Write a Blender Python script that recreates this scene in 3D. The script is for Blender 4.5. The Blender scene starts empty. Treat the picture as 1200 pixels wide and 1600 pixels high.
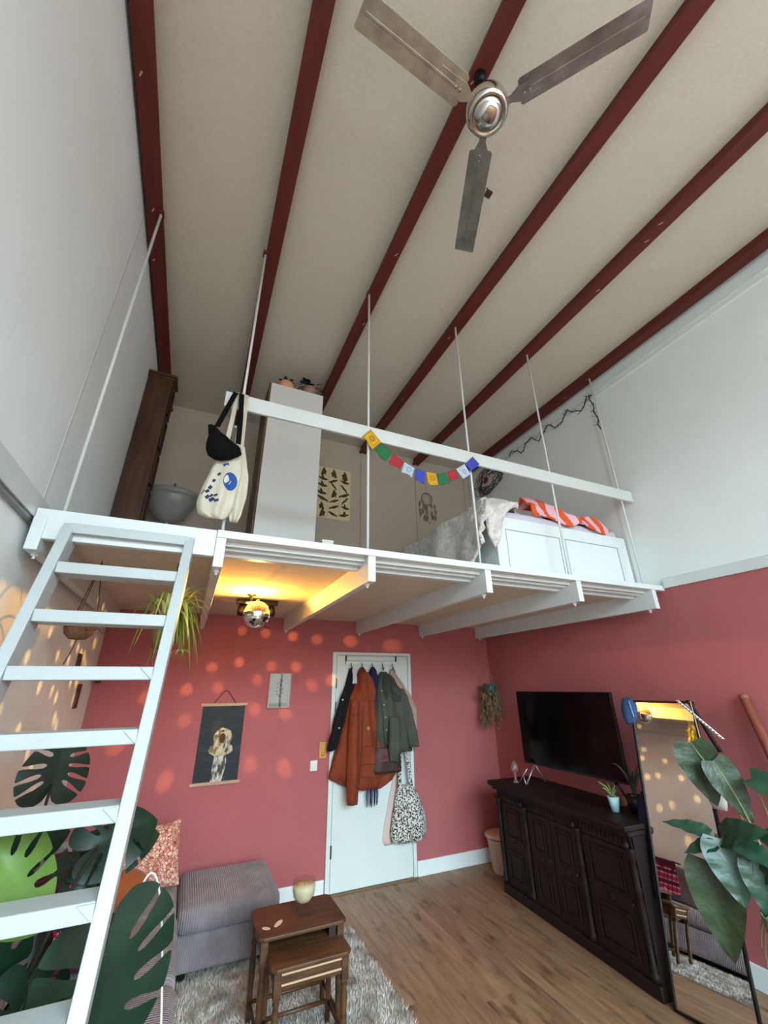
import bpy, bmesh, math, random
import numpy as np
from mathutils import Vector, Matrix, noise as mnoise

R = math.radians
rnd = random.Random(7)
SC = bpy.context.scene
COL = SC.collection

# ---------------------------------------------------------------- camera
cam_d = bpy.data.cameras.new('camera')
cam = bpy.data.objects.new('camera', cam_d)
COL.objects.link(cam)
cam_d.sensor_fit = 'HORIZONTAL'
cam_d.sensor_width = 36.0
cam_d.lens = 635.36 / 1200 * 36.0
cam_d.clip_start = 0.02
_yaw, _pit, _rol = R(24.3117), R(23.1603), R(-0.6228)
_fw = Vector((math.sin(_yaw) * math.cos(_pit), math.cos(_yaw) * math.cos(_pit), math.sin(_pit)))
_r = Vector((math.cos(_yaw), -math.sin(_yaw), 0))
_u = _r.cross(_fw)
_r2 = _r * math.cos(_rol) + _u * math.sin(_rol)
_u2 = -_r * math.sin(_rol) + _u * math.cos(_rol)
_m = Matrix((_r2, _u2, -_fw)).transposed().to_4x4()
_m.translation = (0.8203, -4.5758, 1.7479)
cam.matrix_world = _m
SC.camera = cam

# ---------------------------------------------------------------- world, daylight, exposure
SC.view_settings.view_transform = 'Standard'
SC.view_settings.look = 'None'
SC.view_settings.gamma = 1.0
SC.view_settings.use_curve_mapping = False
SC.view_settings.exposure = 1.03
world = bpy.data.worlds.new('world')
SC.world = world
world.use_nodes = True
_wn, _wl = world.node_tree.nodes, world.node_tree.links
_bg = _wn['Background']
SKY = 15.5
_tc = _wn.new('ShaderNodeTexCoord')
_sx = _wn.new('ShaderNodeSeparateXYZ')
_rp = _wn.new('ShaderNodeValToRGB')
_wl.new(_tc.outputs['Generated'], _sx.inputs[0])
_mr = _wn.new('ShaderNodeMapRange')
_mr.inputs['From Min'].default_value = -1
_mr.inputs['From Max'].default_value = 1
_wl.new(_sx.outputs['Z'], _mr.inputs['Value'])
_wl.new(_mr.outputs[0], _rp.inputs[0])
# overcast sky, brighter towards the zenith; horizon band dimmed to darken under the loft
_e = _rp.color_ramp.elements
_e[0].position, _e[0].color = 0.0, (0.10, 0.10, 0.09, 1)
_e[1].position, _e[1].color = 1.0, (0.70, 0.97, 1.12, 1)
for _p, _c in ((0.54, (0.11, 0.115, 0.11, 1)), (0.585, (0.42, 0.57, 0.65, 1)), (0.75, (0.62, 0.85, 0.97, 1))):
    _q = _e.new(_p)
    _q.color = _c
_wl.new(_rp.outputs[0], _bg.inputs[0])
_bg.inputs[1].default_value = SKY


def window_portal(name, x0, x1, z0, z1, y):
    """sampling aid over a real window opening: lets the sky in, gives no light of its own"""
    d = bpy.data.lights.new(name, 'AREA')
    d.shape = 'RECTANGLE'
    d.size = x1 - x0
    d.size_y = z1 - z0
    d.cycles.is_portal = True
    o = bpy.data.objects.new(name, d)
    COL.objects.link(o)
    o.location = ((x0 + x1) / 2, y, (z0 + z1) / 2)
    o.rotation_euler = (R(90), 0, 0)      # faces +y, into the room
    return o


# daylight enters through the two tall windows of the rear wall
WIN = [(0.20, 2.12, 0.75, 4.55), (2.28, 4.20, 0.75, 4.55)]
for i, (a, b, c, d) in enumerate(WIN):
    window_portal('daylight_window', a, b, c, d, -8.02)

# ---------------------------------------------------------------- materials
def lin(c):
    def f(v):
        v = v / 255.0
        return v / 12.92 if v <= 0.04045 else ((v + 0.055) / 1.055) ** 2.4
    return (f(c[0]), f(c[1]), f(c[2]), 1.0)


MATS = {}


def mat(name, col, rough=0.6, metal=0.0, col2=None, nscale=6.0, stretch=None, bump=0.0, bscale=60.0,
        spec=0.5, wave=None, coat=0.0, trans=0.0, emit=None, sheen=0.0, detail=4.0, sharp=None, sub=0.0, ior=1.45):
    if name in MATS:
        return MATS[name]
    m = bpy.data.materials.new(name)
    m.use_nodes = True
    nt = m.node_tree
    b = nt.nodes['Principled BSDF']
    b.inputs['Base Color'].default_value = lin(col)
    b.inputs['Roughness'].default_value = rough
    b.inputs['Metallic'].default_value = metal
    b.inputs['Specular IOR Level'].default_value = spec
    b.inputs['Coat Weight'].default_value = coat
    b.inputs['Transmission Weight'].default_value = trans
    b.inputs['Sheen Weight'].default_value = sheen
    b.inputs['IOR'].default_value = ior
    if emit:
        b.inputs['Emission Color'].default_value = lin(emit[0])
        b.inputs['Emission Strength'].default_value = emit[1]
    tc = nt.nodes.new('ShaderNodeTexCoord')
    mp = nt.nodes.new('ShaderNodeMapping')
    nt.links.new(tc.outputs['Object'], mp.inputs[0])
    if stretch:
        mp.inputs['Scale'].default_value = stretch
    if col2 is not None:
        if wave:
            n = nt.nodes.new('ShaderNodeTexWave')
            n.bands_direction = wave[0]
            n.inputs['Scale'].default_value = wave[1]
            n.inputs['Distortion'].default_value = wave[2]
            n.inputs['Detail'].default_value = 3
            out = n.outputs['Fac']
        else:
            n = nt.nodes.new('ShaderNodeTexNoise')
            n.inputs['Scale'].default_value = nscale
            n.inputs['Detail'].default_value = detail
            out = n.outputs['Fac']
        nt.links.new(mp.outputs[0], n.inputs['Vector'])
        rp = nt.nodes.new('ShaderNodeValToRGB')
        lo, hi = sharp if sharp else (0.3, 0.7)
        rp.color_ramp.elements[0].position = lo
        rp.color_ramp.elements[1].position = hi
        rp.color_ramp.elements[0].color = lin(col)
        rp.color_ramp.elements[1].color = lin(col2)
        nt.links.new(out, rp.inputs[0])
        nt.links.new(rp.outputs[0], b.inputs['Base Color'])
    if bump:
        n2 = nt.nodes.new('ShaderNodeTexNoise')
        n2.inputs['Scale'].default_value = bscale
        n2.inputs['Detail'].default_value = 3
        nt.links.new(mp.outputs[0], n2.inputs['Vector'])
        bp = nt.nodes.new('ShaderNodeBump')
        bp.inputs['Strength'].default_value = bump
        bp.inputs['Distance'].default_value = 0.01
        nt.links.new(n2.outputs['Fac'], bp.inputs['Height'])
        nt.links.new(bp.outputs[0], b.inputs['Normal'])
    MATS[name] = m
    return m


def mat_wood(name, dark, light, rough=0.45, scale=(1, 1, 1), ns=5.0, coat=0.0, knots=False):
    if name in MATS:
        return MATS[name]
    m = bpy.data.materials.new(name)
    m.use_nodes = True
    nt = m.node_tree
    b = nt.nodes['Principled BSDF']
    b.inputs['Roughness'].default_value = rough
    b.inputs['Coat Weight'].default_value = coat
    b.inputs['Specular IOR Level'].default_value = 0.3
    tc = nt.nodes.new('ShaderNodeTexCoord')
    oi = nt.nodes.new('ShaderNodeObjectInfo')
    ad = nt.nodes.new('ShaderNodeVectorMath')
    ad.operation = 'ADD'
    mul = nt.nodes.new('ShaderNodeMath')
    mul.operation = 'MULTIPLY'
    mul.inputs[1].default_value = 37.0
    nt.links.new(oi.outputs['Random'], mul.inputs[0])
    nt.links.new(tc.outputs['Object'], ad.inputs[0])
    nt.links.new(mul.outputs[0], ad.inputs[1])
    mp = nt.nodes.new('ShaderNodeMapping')
    mp.inputs['Scale'].default_value = scale
    nt.links.new(ad.outputs[0], mp.inputs[0])
    n = nt.nodes.new('ShaderNodeTexNoise')
    n.inputs['Scale'].default_value = ns
    n.inputs['Detail'].default_value = 6
    n.inputs['Distortion'].default_value = 0.6
    nt.links.new(mp.outputs[0], n.inputs['Vector'])
    rp = nt.nodes.new('ShaderNodeValToRGB')
    rp.color_ramp.elements[0].position = 0.32
    rp.color_ramp.elements[1].position = 0.68
    rp.color_ramp.elements[0].color = lin(dark)
    rp.color_ramp.elements[1].color = lin(light)
    nt.links.new(n.outputs['Fac'], rp.inputs[0])
    last = rp.outputs[0]
    if knots:
        v = nt.nodes.new('ShaderNodeTexNoise')
        v.inputs['Scale'].default_value = 5.0
        v.inputs['Detail'].default_value = 2
        mp2 = nt.nodes.new('ShaderNodeMapping')
        mp2.inputs['Scale'].default_value = (1.8, 0.75, 1)
        nt.links.new(ad.outputs[0], mp2.inputs[0])
        nt.links.new(mp2.outputs[0], v.inputs['Vector'])
        r2 = nt.nodes.new('ShaderNodeValToRGB')
        r2.color_ramp.elements[0].position = 0.58
        r2.color_ramp.elements[1].position = 0.72
        r2.color_ramp.elements[0].color = (1, 1, 1, 1)
        r2.color_ramp.elements[1].color = (0.34, 0.26, 0.21, 1)
        nt.links.new(v.outputs['Fac'], r2.inputs[0])
        mx = nt.nodes.new('ShaderNodeMix')
        mx.data_type = 'RGBA'
        mx.blend_type = 'MULTIPLY'
        mx.inputs['Factor'].default_value = 0.8
        nt.links.new(last, mx.inputs['A'])
        nt.links.new(r2.outputs[0], mx.inputs['B'])
        last = mx.outputs['Result']
    hs = nt.nodes.new('ShaderNodeHueSaturation')
    mr = nt.nodes.new('ShaderNodeMapRange')
    mr.inputs['To Min'].default_value = 0.9
    mr.inputs['To Max'].default_value = 1.1
    nt.links.new(oi.outputs['Random'], mr.inputs['Value'])
    nt.links.new(mr.outputs[0], hs.inputs['Value'])
    nt.links.new(last, hs.inputs['Color'])
    nt.links.new(hs.outputs[0], b.inputs['Base Color'])
    bp = nt.nodes.new('ShaderNodeBump')
    bp.inputs['Strength'].default_value = 0.12
    bp.inputs['Distance'].default_value = 0.005
    nt.links.new(n.outputs['Fac'], bp.inputs['Height'])
    nt.links.new(bp.outputs[0], b.inputs['Normal'])
    MATS[name] = m
    return m


def mat_cord(name, col, col2, axis='X', freq=60.0, rough=0.9):
    """corduroy: fine ribs as relief plus worn, lighter patches"""
    if name in MATS:
        return MATS[name]
    m = mat(name, col, rough, col2=col2, nscale=5.0, detail=3, sheen=0.25, spec=0.2)
    nt = m.node_tree
    b = nt.nodes['Principled BSDF']
    tc = nt.nodes['Texture Coordinate']
    w = nt.nodes.new('ShaderNodeTexWave')
    w.bands_direction = axis
    w.inputs['Scale'].default_value = freq
    w.inputs['Distortion'].default_value = 0.4
    nt.links.new(tc.outputs['Object'], w.inputs['Vector'])
    bp = nt.nodes.new('ShaderNodeBump')
    bp.inputs['Strength'].default_value = 0.9
    bp.inputs['Distance'].default_value = 0.006
    nt.links.new(w.outputs['Fac'], bp.inputs['Height'])
    nt.links.new(bp.outputs[0], b.inputs['Normal'])
    return m


WALLWHITE = mat('wall_white_paint', (229, 232, 230), 0.75, col2=(233, 236, 234), nscale=3, bump=0.12, bscale=90)
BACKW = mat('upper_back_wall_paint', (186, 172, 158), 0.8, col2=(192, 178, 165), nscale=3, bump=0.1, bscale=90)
CEILW = mat('ceiling_stipple', (202, 193, 179), 0.9, col2=(207, 198, 185), nscale=40, bump=0.35, bscale=120)
REDWALL = mat('wall_rose_paint', (168, 90, 91), 0.8, col2=(173, 95, 96), nscale=2.5, bump=0.06, bscale=120)
WHITEPAINT = mat('white_gloss_paint', (212, 216, 215), 0.35, col2=(207, 210, 208), nscale=8, bump=0.05, bscale=40)
BEAMRED = mat('beam_red_paint', (100, 33, 29), 0.55, col2=(84, 26, 23), nscale=5, stretch=(4, 0.6, 4), bump=0.15, bscale=25)
CHROME = mat('brushed_chrome', (196, 192, 184), 0.12, metal=1.0)
STEEL = mat('stained_steel', (172, 170, 162), 0.36, metal=0.95, col2=(112, 106, 98), nscale=7, sharp=(0.35, 0.75), bump=0.05, bscale=20)
DARKWOOD = mat_wood('dark_carved_oak', (22, 9, 7), (34, 16, 13), 0.6, (3, 3, 0.7), 6)
TABLEWOOD = mat_wood('walnut_table', (62, 38, 22), (94, 62, 40), 0.42, (0.8, 5, 5), 5)
OAKFLOOR = mat_wood('oak_floor', (126, 93, 68), (158, 124, 95), 0.42, (7, 0.7, 1), 4, knots=True)
BROWNWOOD = mat_wood('old_brown_wood', (60, 38, 26), (88, 59, 42), 0.55, (4, 4, 0.5), 4)
PALEWOOD = mat_wood('pale_wood', (176, 138, 112), (200, 164, 136), 0.5, (1, 8, 8), 4)
BLACKP = mat('black_plastic', (14, 14, 15), 0.3)
BLACKM = mat('black_metal', (16, 16, 17), 0.35, metal=0.4)
SCREEN = mat('tv_glass', (4, 4, 5), 0.12, spec=0.22)
MIRROR = mat('mirror_silver', (235, 236, 236), 0.015, metal=1.0)
CORD_V = mat_cord('grey_corduroy', (116, 104, 106), (150, 137, 139), 'X', 21)
CORD_Y = mat_cord('grey_corduroy_seat', (120, 108, 110), (158, 144, 146), 'Y', 21)
GLASS = mat('clear_glass', (235, 240, 240), 0.02, trans=1.0)
LEAF_DARK = mat('monstera_leaf', (13, 37, 25), 0.34, col2=(20, 50, 32), nscale=9)
LEAF_DEEP = mat('deep_green_leaf', (13, 33, 23), 0.35, col2=(20, 46, 29), nscale=9)
LEAF_LIME = mat('young_monstera_leaf', (78, 106, 40), 0.35, col2=(104, 132, 58), nscale=7)
LEAF_PHIL = mat('philodendron_leaf', (24, 50, 34), 0.35, col2=(40, 70, 50), nscale=14, bump=0.3, bscale=30)
LEAF_SPIDER = mat('spider_plant_leaf', (150, 164, 62), 0.45, col2=(222, 214, 130), nscale=14)
LEAF_DRY = mat('dried_foliage', (84, 66, 42), 0.8, col2=(120, 96, 62), nscale=20)
STEM = mat('plant_stem', (52, 66, 36), 0.5)
ROPE = mat('cotton_cord', (168, 150, 132), 0.9)
TERRACOTTA = mat('terracotta', (170, 104, 70), 0.8, col2=(190, 122, 84), nscale=8)

# ---------------------------------------------------------------- mesh helpers
class MB:
    def __init__(s):
        s.v = []
        s.f = []

    def add(s, verts, faces):
        o = len(s.v)
        s.v += [tuple(p) for p in verts]
        s.f += [tuple(i + o for i in f) for f in faces]
        return s

    def box(s, x0, x1, y0, y1, z0, z1):
        v = [(x, y, z) for z in (z0, z1) for y in (y0, y1) for x in (x0, x1)]
        return s.add(v, [(0, 2, 3, 1), (4, 5, 7, 6), (0, 1, 5, 4), (2, 6, 7, 3), (0, 4, 6, 2), (1, 3, 7, 5)])

    def obox(s, c, ax, ay, az, hx, hy, hz):
        c, ax, ay, az = Vector(c), Vector(ax).normalized(), Vector(ay).normalized(), Vector(az).normalized()
        v = [c + ax * (hx * i) + ay * (hy * j) + az * (hz * k) for k in (-1, 1) for j in (-1, 1) for i in (-1, 1)]
        return s.add(v, [(0, 2, 3, 1), (4, 5, 7, 6), (0, 1, 5, 4), (2, 6, 7, 3), (0, 4, 6, 2), (1, 3, 7, 5)])

    def tube(s, pts, r, n=8, caps=True):
        pts = [Vector(p) for p in pts]
        rs = r if isinstance(r, (list, tuple)) else [r] * len(pts)
        rings = []
        up = None
        for i, p in enumerate(pts):
            t = (pts[min(i + 1, len(pts) - 1)] - pts[max(i - 1, 0)]).normalized()
            if up is None:
                up = Vector((0, 0, 1)) if abs(t.z) < 0.9 else Vector((1, 0, 0))
            a = t.cross(up)
            if a.length < 1e-6:
                a = t.cross(Vector((0, 1, 0)))
            a.normalize()
            b = t.cross(a).normalized()
            up = -b if (-b).dot(up) > 0 else b
            rings.append([p + (a * math.cos(2 * math.pi * k / n) + b * math.sin(2 * math.pi * k / n)) * rs[i] for k in range(n)])
        return s.loft(rings, caps=caps)

    def loft(s, rings, closed=True, caps=True):
        n = len(rings[0])
        v = [p for r_ in rings for p in r_]
        f = []
        for i in range(len(rings) - 1):
            for k in range(n if closed else n - 1):
                k2 = (k + 1) % n
                f.append((i * n + k, i * n + k2, (i + 1) * n + k2, (i + 1) * n + k))
        if caps and closed:
            f.append(tuple(range(n))[::-1])
            f.append(tuple((len(rings) - 1) * n + k for k in range(n)))
        return s.add(v, f)

    def lathe(s, prof, c=(0, 0, 0), n=20, caps=True, ax=None):
        c = Vector(c)
        if ax is None:
            X, Y, Z = Vector((1, 0, 0)), Vector((0, 1, 0)), Vector((0, 0, 1))
        else:
            Z = Vector(ax).normalized()
            X = Z.orthogonal().normalized()
            Y = Z.cross(X)
        rings = [[c + X * (r_ * math.cos(2 * math.pi * k / n)) + Y * (r_ * math.sin(2 * math.pi * k / n)) + Z * z for k in range(n)] for r_, z in prof]
        return s.loft(rings, caps=caps)

    def prism(s, poly, o, ax, ay, t):
        """flat outline poly (2-D) on plane o + a*ax + b*ay, thickness vector t"""
        o, ax, ay, t = Vector(o), Vector(ax), Vector(ay), Vector(t)
        n = len(poly)
        v = [o + ax * a + ay * b for a, b in poly] + [o + ax * a + ay * b + t for a, b in poly]
        f = [tuple(range(n))[::-1], tuple(range(n, 2 * n))]
        f += [(i, (i + 1) % n, n + (i + 1) % n, n + i) for i in range(n)]
        return s.add(v, f)

    def grid(s, rows, flip=False):
        n = len(rows[0])
        v = [p for r_ in rows for p in r_]
        f = []
        for i in range(len(rows) - 1):
            for k in range(n - 1):
                q = (i * n + k, i * n + k + 1, (i + 1) * n + k + 1, (i + 1) * n + k)
                f.append(q[::-1] if flip else q)
        return s.add(v, f)

    def mesh(s, name):
        me = bpy.data.meshes.new(name)
        me.from_pydata(s.v, [], s.f)
        me.update()
        bm = bmesh.new()
        bm.from_mesh(me)
        bmesh.ops.recalc_face_normals(bm, faces=bm.faces)
        bm.to_mesh(me)
        bm.free()
        return me

    def build(s, name, m, parent=None, smooth=False, bevel=0.0, seg=2, subsurf=0, solid=0.0, auto=True):
        me = s.mesh(name)
        return link(name, me, m, parent, smooth, bevel, seg, subsurf, solid)


def link(name, me, m, parent=None, smooth=False, bevel=0.0, seg=2, subsurf=0, solid=0.0):
    if m is not None and len(me.materials) == 0:
        me.materials.append(m)
    o = bpy.data.objects.new(name, me)
    COL.objects.link(o)
    if smooth:
        me.polygons.foreach_set('use_smooth', [True] * len(me.polygons))
    if solid:
        md = o.modifiers.new('solid', 'SOLIDIFY')
        md.thickness = solid
        md.offset = 0
    if bevel:
        md = o.modifiers.new('bevel', 'BEVEL')
        md.width = bevel
        md.segments = seg
        md.limit_method = 'ANGLE'
        md.angle_limit = R(40)
    if subsurf:
        md = o.modifiers.new('sub', 'SUBSURF')
        md.levels = subsurf
        md.render_levels = subsurf
    if parent is not None:
        put(o, parent)
    return o


def put(o, parent):
    """parent without moving: meshes are written in world metres"""
    o.parent = parent
    o.matrix_parent_inverse = world_of(parent).inverted()


def world_of(o):
    m = o.matrix_basis.copy()
    if o.parent:
        m = world_of(o.parent) @ o.matrix_parent_inverse @ m
    return m


def tag(o, label=None, cat=None, group=None, kind=None):
    if label:
        o['label'] = label
    if cat:
        o['category'] = cat
    if group:
        o['group'] = group
    if kind:
        o['kind'] = kind
    return o


def thing(name, loc, label, cat, group=None):
    o = bpy.data.objects.new(name, None)
    COL.objects.link(o)
    o.empty_display_size = 0.05
    o.location = loc
    return tag(o, label, cat, group)


def struct(o):
    o['kind'] = 'structure'
    return o


def sm(a, b, t):
    t = max(0.0, min(1.0, (t - a) / (b - a)))
    return t * t * (3 - 2 * t)


def interp(rows, z):
    """piecewise smooth interpolation of rows [(key, vals...)] at key z (rows sorted by key ascending)"""
    if z <= rows[0][0]:
        return rows[0][1:]
    for a, b in zip(rows, rows[1:]):
        if z <= b[0]:
            t = (z - a[0]) / (b[0] - a[0])
            t = t * t * (3 - 2 * t) * 0.5 + t * 0.5
            return tuple(p + (q - p) * t for p, q in zip(a[1:], b[1:]))
    return rows[-1][1:]


class Drape:
    """hanging cloth body: rows (z, x_left, x_right, depth) hung against plane y = yb, bulging towards -y"""

    def __init__(s, rows, yb, folds=4.0, amp=0.012, seed=0, nz=26, nx=30, sharp=1.0, lean=0.0):
        s.rows = sorted(rows)
        s.yb, s.folds, s.amp, s.seed, s.nz, s.nx, s.sharp, s.lean = yb, folds, amp, seed, nz, nx, sharp, lean

    def y(s, x, z):
        xl, xr, d = interp(s.rows, z)
        t = (x - xl) / max(1e-4, xr - xl)
        t = max(0.0, min(1.0, t))
        e = max(0.0, 1 - abs(2 * t - 1) ** 2.6) ** 0.5
        z0, z1 = s.rows[0][0], s.rows[-1][0]
        k = (z1 - z) / max(1e-4, z1 - z0)
        ph = s.seed * 1.7 + mnoise.noise((z * 2.1, s.seed * 3.3, 0)) * 1.6
        rip = math.sin(2 * math.pi * s.folds * (t + 0.06 * mnoise.noise((t * 3, z * 3, s.seed))) + ph)
        n = mnoise.noise((x * 9, z * 5, s.seed * 5.1)) * 0.8
        return s.yb - d * e - (s.amp * (0.35 + 0.9 * k) * rip + s.amp * 0.9 * n) * min(1.0, e * 1.4)

    def mb(s):
        m = MB()
        z0, z1 = s.rows[0][0], s.rows[-1][0]
        rings = []
        for i in range(s.nz + 1):
            z = z0 + (z1 - z0) * i / s.nz
            xl, xr, d = interp(s.rows, z)
            ring = []
            for k in range(s.nx + 1):
                t = k / s.nx
                t = 0.5 - 0.5 * math.cos(math.pi * t) * (0.75 + 0.25 * abs(math.cos(math.pi * t)))
                x = xl + (xr - xl) * t
                zz = z + (0.012 * mnoise.noise((x * 8, s.seed, 1.0)) if i in (0,) else 0)
                ring.append((x, s.y(x, z), zz))
            for k in range(5, -1, -1):
                x = xl + (xr - xl) * (0.08 + 0.84 * k / 5)
                ring.append((x, s.yb + 0.002, z))
            rings.append(ring)
        return m.loft(rings)


# ================================================================ THE ROOM
XL, XR, YB, YR, ZC = 0.063, 4.347, 0.0, -7.9, 4.82
ZRED = 2.469

# floor: subfloor with oak planks laid towards the back wall
floor = struct(MB().box(XL - 0.1, XR + 0.1, YR - 0.1, 0.1, -0.08, -0.012).build('floor', mat('subfloor', (70, 52, 38), 0.9)))
floor['label'] = 'oak plank floor'
PW = 0.192
_full = {}
ncol = int((XR - XL) / PW) + 1
for c in range(ncol):
    x0 = XL + c * PW
    x1 = min(XR, x0 + PW)
    y = 0.0 - (c * 0.517) % 1.38
    ys = [0.0] + ([y] if y < -0.02 else [])
    while ys[-1] > YR:
        ys.append(max(YR, ys[-1] - 1.38))
    for ya, yb in zip(ys, ys[1:]):
        L, W = ya - yb, x1 - x0
        key = (round(L, 3), round(W, 3))
        if key not in _full:
            me = MB().box(-W / 2 + 0.0008, W / 2 - 0.0008, -L / 2 + 0.0008, L / 2 - 0.0008, -0.012, 0.0).mesh('plank')
            _full[key] = me
        o = link('plank', _full[key], OAKFLOOR)
        o.location = ((x0 + x1) / 2, (ya + yb) / 2, 0)
        o.parent = floor

# ceiling with six red beams
ceil = struct(MB().box(XL - 0.1, XR + 0.1, YR - 0.1, 0.1, ZC, ZC + 0.1).build('ceiling', CEILW))
BX = [0.1764, 0.8699, 1.7011, 2.5357, 3.3591, 4.2013]
BEAMS = [(0.082, 0.186), (0.872, 0.972), (1.697, 1.797), (2.517, 2.617), (3.347, 3.447), (4.192, 4.292)]
for a, b in BEAMS:
    m = MB()
    # steel I-section: flange below, web set back above it
    m.box(a, b, YR, -0.002, 4.722, 4.742)
    m.box(a + 0.02, b - 0.02, YR, -0.002, 4.742, ZC)
    m.build('beam', BEAMRED, ceil, bevel=0.003)
    # worn bare flecks on the flange
    for k in range(3):
        yy = rnd.uniform(-4.2, -0.8)
        xx = rnd.uniform(a + 0.02, b - 0.02)
        MB().obox((xx, yy, 4.7215), (1, 0.5, 0), (-0.5, 1, 0), (0, 0, 1), 0.004, 0.014, 0.001).build('paint_chip', mat('paint_chip', (190, 150, 140), 0.8), ceil)

# walls
wl = struct(MB().box(XL - 0.12, XL, YR, 0.0, 0.0, ZC).build('wall_left', WALLWHITE))
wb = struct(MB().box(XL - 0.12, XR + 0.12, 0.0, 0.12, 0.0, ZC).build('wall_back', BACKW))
wr = struct(MB().box(XR, XR + 0.12, YR, 0.0, 0.0, ZC).build('wall_right', WALLWHITE))
MB().box(XL, XR, -0.006, 0.0, 0.0, ZRED).build('rose_painted_area', REDWALL, wb)
MB().box(XR - 0.006, XR, YR, -0.006, 0.0, ZRED).build('rose_painted_area', REDWALL, wr)
# upper back wall: battens below the ceiling beams
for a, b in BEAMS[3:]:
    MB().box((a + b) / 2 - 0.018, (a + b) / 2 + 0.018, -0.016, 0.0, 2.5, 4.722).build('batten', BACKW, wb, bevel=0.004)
# rear wall with two tall windows (behind the camera)
rw = MB()
cuts = [XL - 0.12] + [v for w in WIN for v in w[:2]] + [XR + 0.12]
z0, z1 = WIN[0][2], WIN[0][3]
rw.box(cuts[0], cuts[-1], YR - 0.12, YR, 0, z0)
rw.box(cuts[0], cuts[-1], YR - 0.12, YR, z1, ZC)
rw.box(cuts[0], cuts[1], YR - 0.12, YR, z0, z1)
rw.box(cuts[2], cuts[3], YR - 0.12, YR, z0, z1)
rw.box(cuts[4], cuts[5], YR - 0.12, YR, z0, z1)
struct(rw.build('wall_rear', WALLWHITE))
for i, (a, b, c, d) in enumerate(WIN):
    w = bpy.data.objects.new('window_%d' % (i + 1), None)
    COL.objects.link(w)
    w.location = ((a + b) / 2, YR, c)
    struct(w)
    m = MB()
    m.box(a, a + 0.06, YR - 0.1, YR - 0.02, c, d)
    m.box(b - 0.06, b, YR - 0.1, YR - 0.02, c, d)
    m.box(a, b, YR - 0.1, YR - 0.02, c, c + 0.06)
    m.box(a, b, YR - 0.1, YR - 0.02, d - 0.06, d)
    m.build('window_frame', WHITEPAINT, w)
    MB().box(a + 0.06, b - 0.06, YR - 0.09, YR - 0.03, 2.3, 2.36).build('transom', WHITEPAINT, w)
    MB().box((a + b) / 2 - 0.025, (a + b) / 2 + 0.025, YR - 0.09, YR - 0.03, c + 0.06, d - 0.06).build('mullion', WHITEPAINT, w)

# skirting, wall-plate boards, cornice, grey wall strips
def trim(name, m, x0, x1, y0, y1, z0, z1, bev=0.004):
    return struct(MB().box(x0, x1, y0, y1, z0, z1).build(name, m, bevel=bev))


BBW = mat('skirting_white', (226, 228, 226), 0.4)
trim('baseboard_back', BBW, 3.205, XR - 0.008, -0.024, -0.006, 0, 0.125)
trim('baseboard_back', BBW, XL, 2.235, -0.024, -0.006, 0, 0.125)
trim('baseboard_right', BBW, XR - 0.024, XR - 0.006, YR, -0.024, 0, 0.125)
trim('trim_1', WHITEPAINT, XL, XL + 0.03, YR, -2.30, 2.452, 2.556)
struct(MB().tube([(XL + 0.014, YR, 2.437), (XL + 0.014, -2.32, 2.437)], 0.013, 10).build('trim_2', mat('grey_pipe', (150, 152, 154), 0.4), smooth=True))
trim('trim_3', WHITEPAINT, XR - 0.02, XR, YR, -2.46, 2.47, 2.552)
# cornice rails along the top of the right wall
trim('trim_4', WALLWHITE, XR - 0.022, XR, YR, -0.01, 4.545, 4.57, 0.008)
trim('trim_5', WALLWHITE, XR - 0.016, XR, YR, -0.01, 4.61, 4.628, 0.006)
# paper-thin vertical strips in a greyer tone on the upper side walls
trim('trim_6', mat('grey_strip_paint', (218, 218, 215), 0.8), XL, XL + 0.001, -2.32, -2.29, 2.556, 4.7, 0)
trim('trim_7', mat('grey_strip_paint', (218, 218, 215), 0.8), XR - 0.001, XR, -2.24, -2.20, 2.556, 4.54, 0)

# ---------------------------------------------------------------- loft platform
loft = thing('loft_platform', (2.2, -1.2, 2.3), 'white painted loft platform hung from the ceiling on thin white rods', 'loft')
JX = [0.12] + BX[1:]
JW = 0.048
for i, x in enumerate(JX):
    j = MB().box(x - JW / 2, x + JW / 2, -2.449, -0.007, 2.30, 2.452).build('joist', WHITEPAINT, loft, bevel=0.003)
    for yy in (-2.377, -0.06):
        m = MB().lathe([(0.004, 0.0), (0.014, 0.0), (0.014, 0.012), (0.004, 0.012)], (x, yy, 2.288), 6)
        m.lathe([(0.006, -0.012), (0.006, 0.0)], (x, yy, 2.288), 8)
        m.build('nut', WHITEPAINT, j)
MB().box(XL + 0.002, XR - 0.002, -2.40, -0.002, 2.452, 2.492).build('deck', mat('deck_paint', (206, 202, 196), 0.6), loft)
for i in range(5):
    a, b = JX[i] + JW / 2, JX[i + 1] - JW / 2
    y0 = -2.40 if i else -2.43
    MB().box(a, b, -2.20, -0.007, 2.439, 2.452).build('underside_panel', mat('underside_paint', (214, 199, 182), 0.95, col2=(205, 189, 171), nscale=3, stretch=(1, 4, 1), spec=0.05), loft)
    if i:
        MB().box(a, b, -2.385, -2.36, 2.432, 2.452).build('edge_batten', WHITEPAINT, loft)
        MB().box(a, b, -2.345, -2.31, 2.42, 2.452).build('edge_batten', WHITEPAINT, loft)
        MB().box(a, b, -2.29, -2.24, 2.402, 2.452).build('edge_batten', WHITEPAINT, loft, bevel=0.006)
MB().box(JX[1] - 0.024, XR - 0.004, -2.452, -2.40, 2.4525, 2.494).build('front_fascia', WHITEPAINT, loft, bevel=0.004)
MB().box(XL + 0.032, JX[1] - 0.0245, -2.44, -2.40, 2.355, 2.494).build('front_header', WHITEPAINT, loft, bevel=0.004)
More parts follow.
